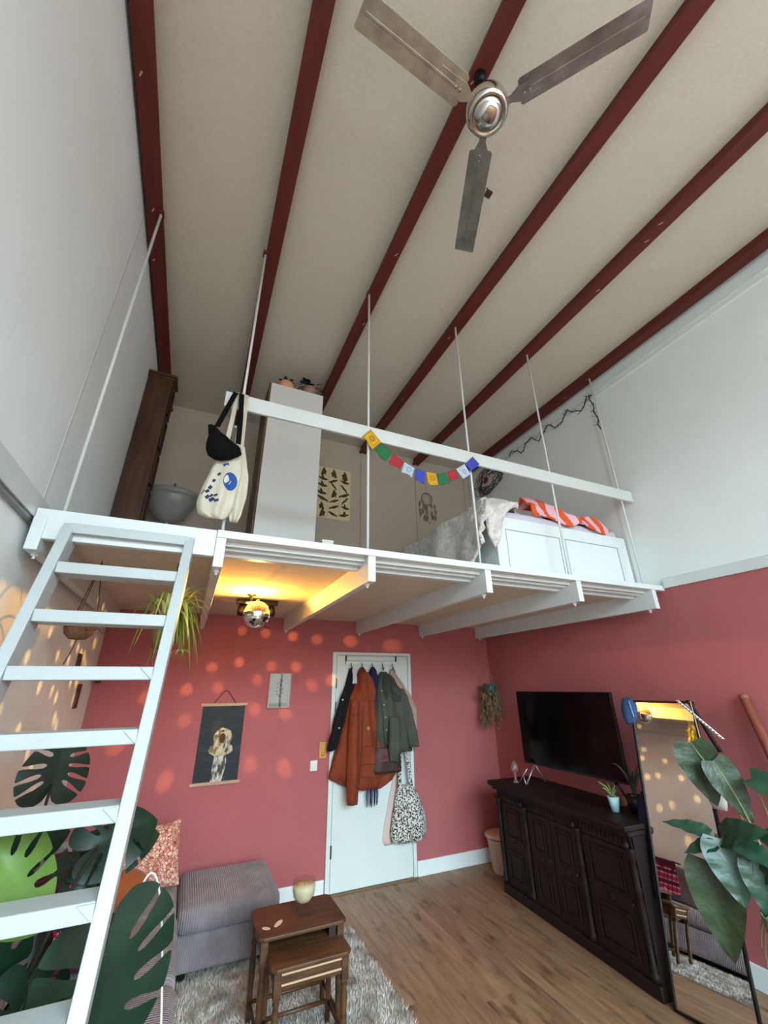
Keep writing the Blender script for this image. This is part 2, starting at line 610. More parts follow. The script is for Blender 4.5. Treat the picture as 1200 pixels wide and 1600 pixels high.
for i, x in enumerate(BX):
    MB().tube([(x, -2.377, 2.28 if i else 2.49), (x, -2.377, 4.73)], 0.0085, 10).build('hanger_rod', WHITEPAINT, loft, smooth=True)
    MB().box(x - 0.018, x + 0.018, -2.40, -2.354, 4.70, 4.724).build('rod_clip', BEAMRED, loft)
MB().box(0.77, 4.335, -2.405, -2.386, 3.285, 3.39).build('guard_rail', WHITEPAINT, loft, bevel=0.003)

# ---------------------------------------------------------------- door in the back wall
door = bpy.data.objects.new('door_1', None)
COL.objects.link(door)
door.location = (2.72, 0, 0)
struct(door)
DOORW = mat('door_paint', (212, 218, 211), 0.45, col2=(208, 213, 207), nscale=3)
m = MB()
m.box(2.242, 2.287, -0.03, -0.004, 0, 2.10)
m.box(3.158, 3.198, -0.03, -0.004, 0, 2.10)
m.box(2.287, 3.158, -0.03, -0.004, 2.068, 2.10)
m.build('door_frame', DOORW, door, bevel=0.004)
MB().box(2.291, 3.154, -0.024, -0.004, 0.012, 2.064).build('door_leaf', DOORW, door, bevel=0.003)
for z in (0.32, 1.55, 1.78):
    MB().tube([(2.289, -0.03, z - 0.05), (2.289, -0.03, z + 0.05)], 0.008, 8).build('hinge', mat('hinge_metal', (90, 82, 70), 0.4, metal=0.8), door)
MB().box(2.242, 3.198, -0.05, 0.0, 0.0005, 0.010).build('threshold', mat('threshold_wood', (120, 92, 68), 0.5), door)

# ================================================================ ladder
LADDERW = mat('ladder_paint', (180, 185, 185), 0.45, col2=(174, 178, 177), nscale=8, bump=0.06, bscale=40)


def ladder():
    t = thing('loft_ladder', (0.48, -3.3, 0), 'white wooden ladder with flat treads leaning on the loft edge', 'ladder')
    s = 2.8
    yy = lambda z: -2.475 - (2.41 - z) / s
    ax = Vector((0, 1, s)).normalized()
    nrm = Vector((0, -s, 1)).normalized()          # front-facing normal
    def stringer(xt, xb, z1):
        # front edge of the stringer lies on the ladder plane
        top, bot = Vector((xt, yy(z1), z1)), Vector((xb, yy(0.02), 0.02))
        d = (top - bot)
        c = (top + bot) / 2 - nrm * 0.056
        xa = Vector((1, 0, 0)) - d.normalized() * d.normalized().x
        m = MB().obox(c, xa, nrm, d, 0.021, 0.056, d.length / 2)
        return m.build('stringer', LADDERW, t, bevel=0.004)
    xl = lambda z: 0.235 + (z - 2.41) * 0.02
    xr = lambda z: 0.727 + (z - 2.41) * 0.02
    stringer(xl(2.44), xl(0), 2.43)
    stringer(xr(2.44), xr(0), 2.43)
    z = 2.238
    zs = []
    while z > 0.15:
        zs.append(z)
        z -= 0.2065
    for z in zs:
        y0 = yy(z)
        m = MB().box(xl(z) + 0.0215, xr(z) - 0.0215, y0 - 0.002, y0 + 0.105, z - 0.047, z)
        m.build('tread', LADDERW, t, bevel=0.004)
        if z < 2.0:
            b = MB()
            b.add([(xr(z) - 0.0215, y0 - 0.004, z - 0.045), (xr(z) - 0.065, y0 - 0.004, z - 0.003), (xr(z) - 0.0215, y0 - 0.004, z - 0.003),
                   (xr(z) - 0.0215, y0 - 0.009, z - 0.045), (xr(z) - 0.065, y0 - 0.009, z - 0.003), (xr(z) - 0.0215, y0 - 0.009, z - 0.003)],
                  [(0, 1, 2), (3, 5, 4), (0, 3, 4, 1), (1, 4, 5, 2), (2, 5, 3, 0)])
            b.build('corner_block', LADDERW, t)
    MB().box(xl(2.42), xr(2.42), yy(2.41) + 0.0, yy(2.41) + 0.03, 2.385, 2.43).build('top_bar', LADDERW, t, bevel=0.003)


ladder()

# ================================================================ ceiling fan
def fan():
    hx, hy, zb = 1.753, -3.812, 4.35
    t = thing('ceiling_fan', (hx, hy, 4.722), 'three-blade tarnished metal ceiling fan hanging below a red beam', 'fan')
    MB().lathe([(0.0, 0.0), (0.032, 0.0), (0.034, -0.02), (0.026, -0.05), (0.014, -0.06)], (hx, hy, 4.722), 24).build('ceiling_cap', BLACKM, t, smooth=True)
    MB().tube([(hx, hy, 4.66), (hx, hy, zb + 0.09)], 0.012, 12).build('down_rod', BLACKM, t, smooth=True)
    prof = [(0.02, 0.10), (0.075, 0.095), (0.098, 0.075), (0.104, 0.045), (0.104, 0.02), (0.098, 0.0), (0.088, -0.012), (0.079, -0.014),
            (0.074, -0.006), (0.066, -0.006), (0.06, -0.024), (0.046, -0.036), (0.024, -0.043), (0.0005, -0.045)]
    MB().lathe(prof, (hx, hy, zb), 40).build('motor_housing', CHROME, t, smooth=True)
    for ang in (65.3, -175.0 + 0.0, -51.5):
        a = R(ang)
        d = Vector((math.cos(a), math.sin(a), 0))
        n = Vector((-math.sin(a), math.cos(a), 0))
        tilt = 0.20
        w = n * math.cos(tilt) + Vector((0, 0, 1)) * math.sin(tilt)
        nn = d.cross(w)
        o = Vector((hx, hy, zb + 0.015))
        out = [(0.155, -0.052), (0.165, -0.062), (0.185, -0.062), (0.70, -0.062), (0.705, -0.055), (0.695, 0.055), (0.69, 0.06),
               (0.185, 0.06), (0.165, 0.06), (0.155, 0.05)]
        b = MB().prism(out, o - nn * 0.001, d, w, nn * 0.002).build('blade', STEEL, t, bevel=0.0008)
        # pressed stiffening rib and folded long edge
        MB().prism([(0.19, -0.006), (0.68, -0.006), (0.68, 0.006), (0.19, 0.006)], o - nn * 0.0055, d, w, nn * 0.010).build('rib', STEEL, b, bevel=0.002)
        MB().prism([(0.19, 0.024), (0.30, 0.024), (0.30, 0.030), (0.19, 0.030)], o - nn * 0.004, d, w, nn * 0.008).build('rib', STEEL, b, bevel=0.001)
        MB().prism([(0.085, -0.022), (0.115, -0.017), (0.15, -0.034), (0.21, -0.034), (0.21, 0.034), (0.15, 0.034), (0.115, 0.017), (0.085, 0.022)],
                   o - nn * 0.006, d, w, nn * 0.004).build('blade_arm', STEEL, b, bevel=0.001)
        for q in (0.175, 0.2):
            MB().lathe([(0.0005, 0.0), (0.007, 0.0), (0.007, 0.005), (0.0005, 0.007)], o + d * q - nn * 0.008, 10, ax=-nn).build('screw', CHROME, b)
    HKX, HKY = 2.158, -3.358
    # small hook of the pull chain beyond the front blade
    MB().tube([(HKX, HKY, 4.822), (HKX, HKY, 4.76)], 0.004, 6).build('hook', BLACKM, t)
    MB().box(HKX - 0.02, HKX + 0.02, HKY - 0.02, HKY + 0.02, 4.745, 4.765).build('hook_block', BROWNWOOD, t)


fan()

# ================================================================ PLANT HELPERS
def frame_of(tipdir, normal):
    d = Vector(tipdir).normalized()
    n = Vector(normal)
    n = (n - d * n.dot(d)).normalized()
    return d, d.cross(n).normalized(), n


def monstera_leaf(mb, base, tipdir, normal, L, W, n=5, droop=0.18, cut=0.45, seed=0):
    """heart-shaped leaf with tear-shaped splits running in from the margin"""
    from mathutils.geometry import delaunay_2d_cdt
    rr = random.Random(seed)
    d, w, nn = frame_of(tipdir, normal)
    base = Vector(base)
    KEY = [(0, 1.0), (14, 0.90), (32, 0.80), (55, 0.71), (80, 0.64), (105, 0.60), (128, 0.56), (148, 0.48), (165, 0.32), (176, 0.12), (180, 0.05)]

    def rad(phi):
        for (a, p), (b, q) in zip(KEY, KEY[1:]):
            if phi <= b:
                t = (phi - a) / (b - a)
                return p + (q - p) * t
        return KEY[-1][1]

    def margin(phi):
        r_ = rad(phi)
        return (r_ * math.cos(R(phi)), r_ * math.sin(R(phi)))
    out = []
    for s in (1, -1):
        cuts = [24 + (126 - 24) * (k + 0.5 + rr.uniform(-.12, .12)) / n for k in range(n)]
        side = []
        phis = [k * 180 / 60 for k in range(61)]
        ci = 0
        half = 3.0
        k = 0
        while k < len(phis):
            if ci < len(cuts) and phis[k] >= cuts[ci] - half:
                c = cuts[ci]
                m0, m1 = margin(c - half), margin(c + half)
                # the split aims at the midrib ahead of it
                u0 = 0.62 * (1 - c / 150)
                mid = margin(c)
                dep = rr.uniform(0.58, 0.72)
                inn = (mid[0] + (u0 - mid[0]) * dep, mid[1] * (1 - dep))
                ax = Vector((inn[0] - mid[0], inn[1] - mid[1]))
                nx = Vector((-ax.y, ax.x)).normalized()
                if (Vector(m0) - Vector(mid)).dot(nx) < 0:
                    nx = -nx
                wide = 0.034 * (1.0 + 0.4 * rr.random())
                pts = [m0]
                for q, f_ in ((0.12, 0.55), (0.35, 0.7), (0.6, 1.0), (0.85, 0.95), (0.97, 0.5)):
                    pts.append((mid[0] + ax.x * q + nx.x * wide * f_, mid[1] + ax.y * q + nx.y * wide * f_))
                pts.append(inn)
                for q, f_ in ((0.97, 0.5), (0.85, 0.95), (0.6, 1.0), (0.35, 0.7), (0.12, 0.55)):
                    pts.append((mid[0] + ax.x * q - nx.x * wide * f_, mid[1] + ax.y * q - nx.y * wide * f_))
                pts.append(m1)
                side += pts
                while k < len(phis) and phis[k] <= c + half:
                    k += 1
                ci += 1
            else:
                side.append(margin(phis[k]))
                k += 1
        if s > 0:
            out += side
        else:
            out += [(u, -v) for u, v in reversed(side)][1:-1]
    asp = W / (1.22 * L)
    out = [(u, v * asp) for u, v in out]
    co = [Vector(p) for p in out]
    edges = [(i, (i + 1) % len(co)) for i in range(len(co))]

    def inside(p):
        c = False
        for i in range(len(out)):
            (x1, y1), (x2, y2) = out[i], out[i - 1]
            if (y1 > p[1]) != (y2 > p[1]) and p[0] < (x2 - x1) * (p[1] - y1) / (y2 - y1) + x1:
                c = not c
        return c
    for i in range(-7, 14):
        for j in range(-9, 10):
            p = (i * 0.075, j * 0.075 * asp)
            if inside(p) and min((p[0] - q[0]) ** 2 + (p[1] - q[1]) ** 2 for q in out) > 0.0008:
                co.append(Vector(p))
    v2, _e2, f2, *_x = delaunay_2d_cdt(co, edges, [tuple(range(len(out)))], 1, 1e-5)
    ph = rr.uniform(0, 6)
    vs = []
    for p in v2:
        u, v = p
        vv = v / max(asp, 1e-3)
        h = -droop * (max(u, 0) ** 2 * 0.9 + vv * vv * 1.1) + 0.10 * abs(vv) + 0.02 * math.sin(u * 9 + ph) * abs(vv) * 2
        vs.append(base + d * (u * L) + w * (v * L) + nn * (h * L))
    return mb.add(vs, [tuple(f) for f in f2])


def simple_leaf(mb, base, tipdir, normal, L, W, bend=0.25, fold=0.25, heart=0.0, nu=10, nv=6, wavy=0.0, seed=0):
    d, w, nn = frame_of(tipdir, normal)
    base = Vector(base)
    rows = []
    for i in range(nu + 1):
        u = i / nu
        hw = W / 2 * (math.sin(math.pi * min(1.0, (u * 0.94 + 0.06)) ** (0.72 - 0.25 * heart)) ** 0.8 if u < 1 else 0.0) + 0.0006
        row = []
        for k in range(nv + 1):
            v = -1 + 2 * k / nv
            back = -heart * 0.12 * L * abs(v) * (1 - u) ** 2
            h = fold * hw * abs(v) - bend * L * u * u + wavy * math.sin(u * 22 + v * 2 + seed) * abs(v)
            row.append(base + d * (u * L + back) + w * (v * hw) + nn * h)
        rows.append(row)
    return mb.grid(rows)


def ribbon(mb, pts, w0, side, taper=True):
    pts = [Vector(p) for p in pts]
    rows = []
    n = len(pts)
    for i, p in enumerate(pts):
        t = (pts[min(i + 1, n - 1)] - pts[max(i - 1, 0)]).normalized()
        s = t.cross(Vector(side))
        s = s.normalized() if s.length > 1e-5 else Vector((1, 0, 0))
        q = i / (n - 1)
        w = w0 * (min(1, 0.5 + q * 2) * (1 - q ** 2.2) + 0.04) if taper else w0
        up = s.cross(t)
        rows.append([p - s * w, p + up * (-w * 0.5), p + s * w])
    return mb.grid(rows)


def bez(a, b, c, n=10):
    a, b, c = Vector(a), Vector(b), Vector(c)
    return [a * (1 - t) ** 2 + b * (2 * t * (1 - t)) + c * t * t for t in [i / n for i in range(n + 1)]]


def pot(mb, c, r0, r1, h, n=28, wall=0.008):
    mb.lathe([(0.001, 0), (r0, 0), (r0 + (r1 - r0) * 0.5, h * 0.5), (r1, h), (r1 - wall, h), (r1 - wall - 0.002, h - 0.02), (r0 - wall if r0 > wall else 0.01, 0.02), (0.001, 0.02)], c, n, caps=False)
    return mb


SOIL = mat('potting_soil', (44, 32, 24), 0.95, bump=0.5, bscale=60)

# ================================================================ ON THE LOFT
# ---- bed
bed = thing('bed', (3.58, -1.2, 2.492), 'white double bed with panelled drawer front at the loft edge', 'bed')
BEDW = mat('bed_white', (224, 228, 228), 0.4)
m = MB()
m.box(2.835, 2.87, -2.19, -0.25, 2.494, 2.97)
m.box(4.295, 4.33, -2.19, -0.25, 2.494, 2.97)
m.box(2.87, 4.295, -0.29, -0.25, 2.494, 2.97)
m.build('bed_frame', BEDW, bed, bevel=0.004)
MB().box(2.835, 4.33, -2.225, -2.19, 2.494, 2.985).build('end_panel', BEDW, bed, bevel=0.005)
for a, b in ((2.93, 3.50), (3.56, 4.20)):
    z0, z1 = 2.56, 2.88
    m = MB()
    for q in ((a, b, z1 - 0.006, z1), (b - 0.006, b, z0, z1 - 0.006), (a, a + 0.003, z0, z1 - 0.006), (a, b, z0, z0 + 0.003)):
        m.box(q[0], q[1], -2.2285, -2.225, q[2], q[3])
    m.build('panel_groove', mat('groove_shadow_paint', (150, 156, 158), 0.6), bed)
MB().box(2.86, 4.31, -2.188, -0.3, 2.80, 3.075).build('mattress', mat('lilac_sheet', (206, 200, 212), 0.85, bump=0.15, bscale=14), bed, smooth=True, bevel=0.05, seg=4)

# fluffy white throw: thick cloth over the mattress, hanging over the left side and the foot
FLUFF = mat('fluffy_white_throw', (228, 222, 216), 0.95, col2=(190, 181, 174), nscale=26, bump=1.0, bscale=45, sheen=0.3)
def blanket():
    rows = []
    for i in range(61):
        s = i / 60
        row = []
        for k in range(64):
            q = k / 63
            y = -2.27 + 1.9 * q
            # along s: from the deck up the left side, over the top to the right
            edge = 2.80 + 0.02 * math.sin(y * 9)
            low = 2.52 + 0.22 * sm(0.10, 0.0, q) + 0.03 * math.sin(y * 14)
            if s < 0.42:
                t = s / 0.42
                x = edge - 0.05 - 0.10 * (1 - t) ** 1.5 + 0.03 * math.sin(y * 17 + 1.0) * (1 - t)
                z = low + (3.10 - low) * t
            else:
                t = (s - 0.42) / 0.58
                x = edge - 0.05 + 1.40 * t
                z = 3.10 + 0.075 * math.sin(min(1.0, t * 2.2) * math.pi / 2) + 0.03 * mnoise.noise((x * 3, y * 3, 2))
            n = mnoise.noise((x * 6, y * 6, z * 6)) * 0.022 + mnoise.noise((x * 16, y * 16, z * 16)) * 0.010
            if s > 0.42:
                t = (s - 0.42) / 0.58
                foot = sm(0.05, 0.0, q)
                z -= foot * (0.10 * (0.4 + 0.6 * sm(0.25, 0.0, t)))
                z += n
                # right half recedes from the foot edge, uncovering the striped quilt
                y += 0.26 * sm(0.16, 0.42, t) * (1 - q)
            else:
                x += n * 1.3
                z -= 0.0
            row.append((x, y, z))
        # flap hanging over the bed end, longest at the left corner
        x_, y_, z_ = row[0]
        fl = 0.05 + 0.28 * math.exp(-((s - 0.43) / 0.05) ** 2) if s > 0.30 else 0.02
        fl *= 1 - 0.95 * sm(0.50, 0.60, s)
        flap = [(x_ + 0.02 * math.sin(s * 60) * (j / 6), min(-2.262, y_) - 0.012 * math.sin(s * 70 + j) if y_ < -2.22 else y_ - 0.004 * j, z_ - fl * j / 6) for j in range(6, 0, -1)]
        rows.append(flap + row)
    o = MB().grid(rows).build('throw_blanket', FLUFF, None, smooth=True, solid=0.024)
    return tag(o, 'fluffy off-white throw blanket draped over the loft bed and its side', 'blanket')


blanket()

# striped quilt bunched at the foot
def quilt():
    m = bpy.data.materials.new('orange_pink_stripes')
    m.use_nodes = True
    nt = m.node_tree
    b = nt.nodes['Principled BSDF']
    b.inputs['Roughness'].default_value = 0.85
    uv = nt.nodes.new('ShaderNodeUVMap')
    sx = nt.nodes.new('ShaderNodeSeparateXYZ')
    fr = nt.nodes.new('ShaderNodeMath')
    fr.operation = 'FRACT'
    ml = nt.nodes.new('ShaderNodeMath')
    ml.operation = 'MULTIPLY'
    ml.inputs[1].default_value = 6.5
    gt = nt.nodes.new('ShaderNodeMath')
    gt.operation = 'GREATER_THAN'
    gt.inputs[1].default_value = 0.5
    mx = nt.nodes.new('ShaderNodeMix')
    mx.data_type = 'RGBA'
    mx.inputs['A'].default_value = lin((226, 88, 40))
    mx.inputs['B'].default_value = lin((238, 182, 200))
    nt.links.new(uv.outputs[0], sx.inputs[0])
    nt.links.new(sx.outputs[0], ml.inputs[0])
    nt.links.new(ml.outputs[0], fr.inputs[0])
    nt.links.new(fr.outputs[0], gt.inputs[0])
    nt.links.new(gt.outputs[0], mx.inputs['Factor'])
    nt.links.new(mx.outputs['Result'], b.inputs['Base Color'])
    rows, uvs = [], []
    for i in range(49):
        s = i / 48
        x = 3.30 + 0.98 * s
        row, ur = [], []
        for k in range(29):
            q = k / 28
            a = -0.15 + 2.4 * q                      # from hanging foot edge over the top to the back
            prof = 0.16 + 0.03 * math.sin(s * 9) + 0.02 * math.sin(s * 17 + 1) - 0.06 * s * s
            hw = 0.15 * (0.35 + 0.65 * math.sin(math.pi * min(1, max(0.0, s * 1.02 + 0.04))) ** 0.5)
            y = -2.12 - 0.75 * hw * math.cos(a) + 0.09 * q
            z = 3.06 + prof * max(-0.5, math.sin(a)) + 0.028 * mnoise.noise((x * 7, q * 5, 3)) + 0.02 * math.sin(q * 11 + s * 14)
            z = z + 0.02 - 0.05 * s
            row.append((x + 0.03 * mnoise.noise((s * 4, q * 4, 9)), y + 0.02 * mnoise.noise((x * 9, q * 6, 7)), z))
            ur.append((s + 0.10 * q - 0.08 * mnoise.noise((s * 3, q * 3, 1)), q))
        rows.append(row)
        uvs.append(ur)
    mb = MB().grid(rows)
    me = bpy.data.meshes.new('striped_quilt')
    me.from_pydata(mb.v, [], mb.f)
    fl = [u for r_ in uvs for u in r_]
    lay = me.uv_layers.new(name='UVMap')
    for lp in me.loops:
        lay.data[lp.index].uv = fl[lp.vertex_index]
    o = link('striped_quilt', me, m, None, smooth=True, solid=0.02, subsurf=1)
    return tag(o, 'orange and pink striped quilt bunched on the loft bed', 'quilt')


quilt()

# ---- white wardrobe
wd = thing('wardrobe', (1.39, -0.9, 2.492), 'tall plain white wardrobe standing on the loft', 'wardrobe')
WX0, WX1, WY0, WY1, WT = 1.117, 1.665, -1.2, -0.62, 4.535
WARDW = mat('wardrobe_white', (216, 216, 213), 0.45)
MB().box(WX0 + 0.02, WX1, WY0, WY0 + 0.018, 2.494, WT).build('side_panel', WARDW, wd, bevel=0.002)
MB().box(WX0 + 0.02, WX1, WY1 - 0.018, WY1, 2.494, WT).build('side_panel', WARDW, wd, bevel=0.002)
MB().box(WX0 + 0.02, WX1, WY0 + 0.018, WY1 - 0.018, WT - 0.02, WT).build('top_panel', WARDW, wd)
MB().box(WX1 - 0.01, WX1, WY0 + 0.018, WY1 - 0.018, 2.494, WT - 0.02).build('back_panel', WARDW, wd)
MB().box(WX0 + 0.03, WX1 - 0.01, WY0 + 0.018, WY1 - 0.018, 2.494, 2.57).build('plinth', WARDW, wd)
for a, b in ((WY0 + 0.002, (WY0 + WY1) / 2 - 0.002), ((WY0 + WY1) / 2 + 0.002, WY1 - 0.002)):
    dd = MB().box(WX0, WX0 + 0.018, a, b, 2.56, WT - 0.004).build('wardrobe_door', mat_wood('wardrobe_door_wood', (88, 66, 50), (108, 84, 64), 0.5, (4, 4, 0.5), 4), wd, bevel=0.002)
    MB().tube([(WX0 - 0.012, (WY0 + WY1) / 2 + (0.03 if a > -0.95 else -0.03), 3.4), (WX0 - 0.012, (WY0 + WY1) / 2 + (0.03 if a > -0.95 else -0.03), 3.55)], 0.006, 8).build('handle', STEEL, dd)

# plants on the wardrobe
pp = thing('squat_pot_plant', (1.29, -1.1, WT), 'small plant in a squat peach pot on the white wardrobe', 'plant')
m = MB().lathe([(0.02, 0), (0.06, 0.005), (0.085, 0.04), (0.085, 0.085), (0.06, 0.12), (0.035, 0.125), (0.03, 0.11), (0.001, 0.105)], (1.29, -1.1, WT + 0.001), 24, caps=False)
m.build('pot', mat('peach_ceramic', (216, 158, 118), 0.6), pp, smooth=True)
for k in range(6):
    a = k * 1.1
    simple_leaf(MB(), (1.29 + 0.01 * math.cos(a), -1.1 + 0.01 * math.sin(a), WT + 0.10), (math.cos(a), math.sin(a), 1.0), (-math.cos(a), -math.sin(a), 1), 0.085, 0.05, 0.3).build('leaf', LEAF_DEEP, pp, smooth=True)
pp = thing('bushy_pot_plant', (1.52, -1.1, WT), 'bushy green plant in a dusky pink pot on the white wardrobe', 'plant')
pot(MB(), (1.53, -1.1, WT + 0.001), 0.055, 0.08, 0.11).build('pot', mat('dusky_pink_ceramic', (168, 132, 124), 0.6), pp, smooth=True)
rl = random.Random(3)
for k in range(34):
    a = rl.uniform(0, 6.28)
    e = rl.uniform(-0.25, 1.0)
    r_ = rl.uniform(0.03, 0.13)
    b = Vector((1.53 + r_ * math.cos(a) * 1.25, -1.1 + r_ * math.sin(a) * 0.7, WT + 0.10 + 0.09 * max(0, 1 - r_ / 0.16) * rl.uniform(0.2, 1) + 0.02 * e))
    b.z = min(b.z, ZC - 0.06)
    simple_leaf(MB(), b, (math.cos(a), math.sin(a), e * 0.3), (0.2 * math.cos(a), -0.7, 0.8), rl.uniform(0.05, 0.08), 0.045, 0.3).build('leaf', LEAF_DARK, pp, smooth=True)

# ---- narrow old wooden cabinet against the left wall
cb = thing('narrow_cabinet', (0.19, -0.95, 2.492), 'tall narrow brown wooden cabinet on the loft by the left wall', 'cabinet')
MB().box(0.075, 0.272, -1.02, -0.84, 2.52, 4.40).build('body', BROWNWOOD, cb, bevel=0.004)
MB().box(0.07, 0.286, -1.03, -0.83, 2.494, 2.56).build('plinth', BROWNWOOD, cb, bevel=0.004)
m = MB()
m.box(0.066, 0.284, -1.028, -0.832, 4.40, 4.425)
m.box(0.066, 0.302, -1.044, -0.816, 4.425, 4.45)
m.build('cornice', BROWNWOOD, cb, bevel=0.005)
for k in range(5):
    z = 2.62 + k * 0.355
    f = MB()
    for q in ((-1.012, -0.848, z, z + 0.03), (-1.012, -0.848, z + 0.29, z + 0.32), (-1.012, -0.985, z + 0.03, z + 0.29), (-0.875, -0.848, z + 0.03, z + 0.29)):
        f.box(0.272, 0.290, q[0], q[1], q[2], q[3])
    fo = f.build('carved_frame', mat_wood('cabinet_front_dark', (44, 24, 15), (66, 38, 24), 0.5, (4, 4, 0.5), 4), cb, bevel=0.004)
bundle = MB()
rings = []
for i in range(13):
    a = i / 12
    x = 0.09 + 0.24 * a
    rr_ = 0.045 * math.sin(math.pi * (0.06 + 0.88 * a)) ** 0.5 * (0.85 + 0.25 * math.sin(a * 11))
    rings.append([(x, -1.10 + 1.1 * rr_ * math.cos(2 * math.pi * k / 12), 2.494 + rr_ * (1 + math.sin(2 * math.pi * k / 12)) * (1 + 0.15 * math.sin(k * 3 + i))) for k in range(12)])
tag(bundle.loft(rings).build('black_cloth_bundle', mat('black_cloth', (16, 14, 15), 0.95), None, smooth=True), 'black cloth bundle at the foot of the narrow brown cabinet', 'clothing')

# ---- wall-hung wash basin on the back wall of the loft
bs = thing('wash_basin', (0.40, -0.2, 3.3), 'grey-white wash basin with rounded bowl on the upper back wall', 'sink')
CER = mat('basin_ceramic', (150, 150, 149), 0.25)
def basin():
    rings = []
    prof = [(0.12, 0.0), (0.30, 0.02), (0.52, 0.06), (0.72, 0.12), (0.88, 0.19), (0.96, 0.24), (0.97, 0.262), (1.03, 0.266), (1.06, 0.285), (1.05, 0.312), (1.0, 0.32), (0.92, 0.318),
            (0.86, 0.30), (0.75, 0.22), (0.5, 0.13), (0.2, 0.10), (0.02, 0.098)]
    for s, h in prof:
        ring = []
        for k in range(36):
            a = 2 * math.pi * k / 36
            x = 0.235 * s * (abs(math.cos(a)) ** 0.8) * (1 if math.cos(a) > 0 else -1)
            y = 0.21 * s * (abs(math.sin(a)) ** 0.8) * (1 if math.sin(a) > 0 else -1)
            ring.append((0.39 + x, -0.235 + y, 3.27 + h))
        rings.append(ring)
    return MB().loft(rings, caps=True)
basin().build('bowl', CER, bs, smooth=True)
MB().box(0.25, 0.53, -0.06, -0.001, 3.40, 3.58).build('wall_bracket', CER, bs, bevel=0.01)
m = MB().tube([(0.39, -0.10, 3.585), (0.39, -0.10, 3.70), (0.39, -0.14, 3.73), (0.39, -0.20, 3.72)], 0.013, 10)
m.build('tap', CHROME, bs, smooth=True)
MB().tube([(0.39, -0.235, 3.28), (0.39, -0.235, 3.12), (0.39, -0.16, 3.06), (0.39, -0.002, 3.06)], 0.018, 12).build('waste_pipe', mat('white_pipe', (200, 200, 198), 0.4), bs, smooth=True)
# ---- bird chart on the back wall
def bird_chart():
    t = thing('bird_chart', (2.17, -0.004, 3.68), 'cream vintage chart of dark birds hanging on the upper back wall', 'poster')
    x0, x1, z0, z1 = 1.955, 2.402, 3.68, 4.397
    MB().box(x0, x1, -0.006, -0.002, z0, z1).build('sheet', mat('aged_paper', (228, 212, 172), 0.8, col2=(220, 202, 160), nscale=5), t)
    INK = mat('bird_ink', (52, 42, 34), 0.8, col2=(96, 78, 58), nscale=30)
    shapes = [
        [(-.5, .1), (-.36, .22), (-.2, .18), (.05, .1), (.3, -.05), (.55, -.22), (.5, -.3), (.2, -.2), (.0, -.2), (-.2, -.1), (-.3, .02)],
        [(-.5, -.1), (-.3, .02), (-.1, .06), (.0, .3), (.15, .42), (.2, .1), (.42, .14), (.5, .05), (.3, -.06), (.1, -.2), (-.2, -.2)],
        [(-.45, .3), (-.32, .42), (-.2, .34), (.0, .1), (.2, -.1), (.35, -.45), (.22, -.46), (.05, -.22), (-.18, -.05), (-.3, .2)],
        [(-.3, -.4), (-.2, 0), (-.1, .3), (.02, .45), (.14, .4), (.1, .25), (.3, .05), (.2, -.25), (.32, -.42), (.05, -.3), (-.1, -.45)],
    ]
    rb = random.Random(11)
    cols, rws = 3, 7
    me = {}
    for i in range(cols):
        for j in range(rws):
            k = rb.randrange(4)
            sgn = rb.choice((-1, 1))
            if (k, sgn) not in me:
                poly = [(sgn * a, b) for a, b in shapes[k]]
                me[(k, sgn)] = MB().prism(poly, (0, 0, 0), (1, 0, 0), (0, 0, 1), (0, -0.0012, 0)).mesh('printed_bird')
            o = link('printed_bird', me[(k, sgn)], INK)
            sc = rb.uniform(0.115, 0.15)
            o.location = (x0 + (i + 0.5) * (x1 - x0) / 3 + rb.uniform(-.012, .012), -0.0065, z0 + 0.03 + (j + 0.5) * (z1 - z0 - 0.06) / 7 + rb.uniform(-.012, .012))
            o.scale = (sc, 1, sc)
            put_loc = o.location.copy()
            o.parent = t
            o.matrix_parent_inverse = Matrix.Translation(t.location).inverted()
    for xx in (x0 + 0.149, x0 + 0.298):
        MB().box(xx - 0.002, xx + 0.002, -0.0068, -0.006, z0 + 0.02, z1 - 0.02).build('column_rule', mat('pale_rule', (182, 164, 126), 0.8), t)


bird_chart()

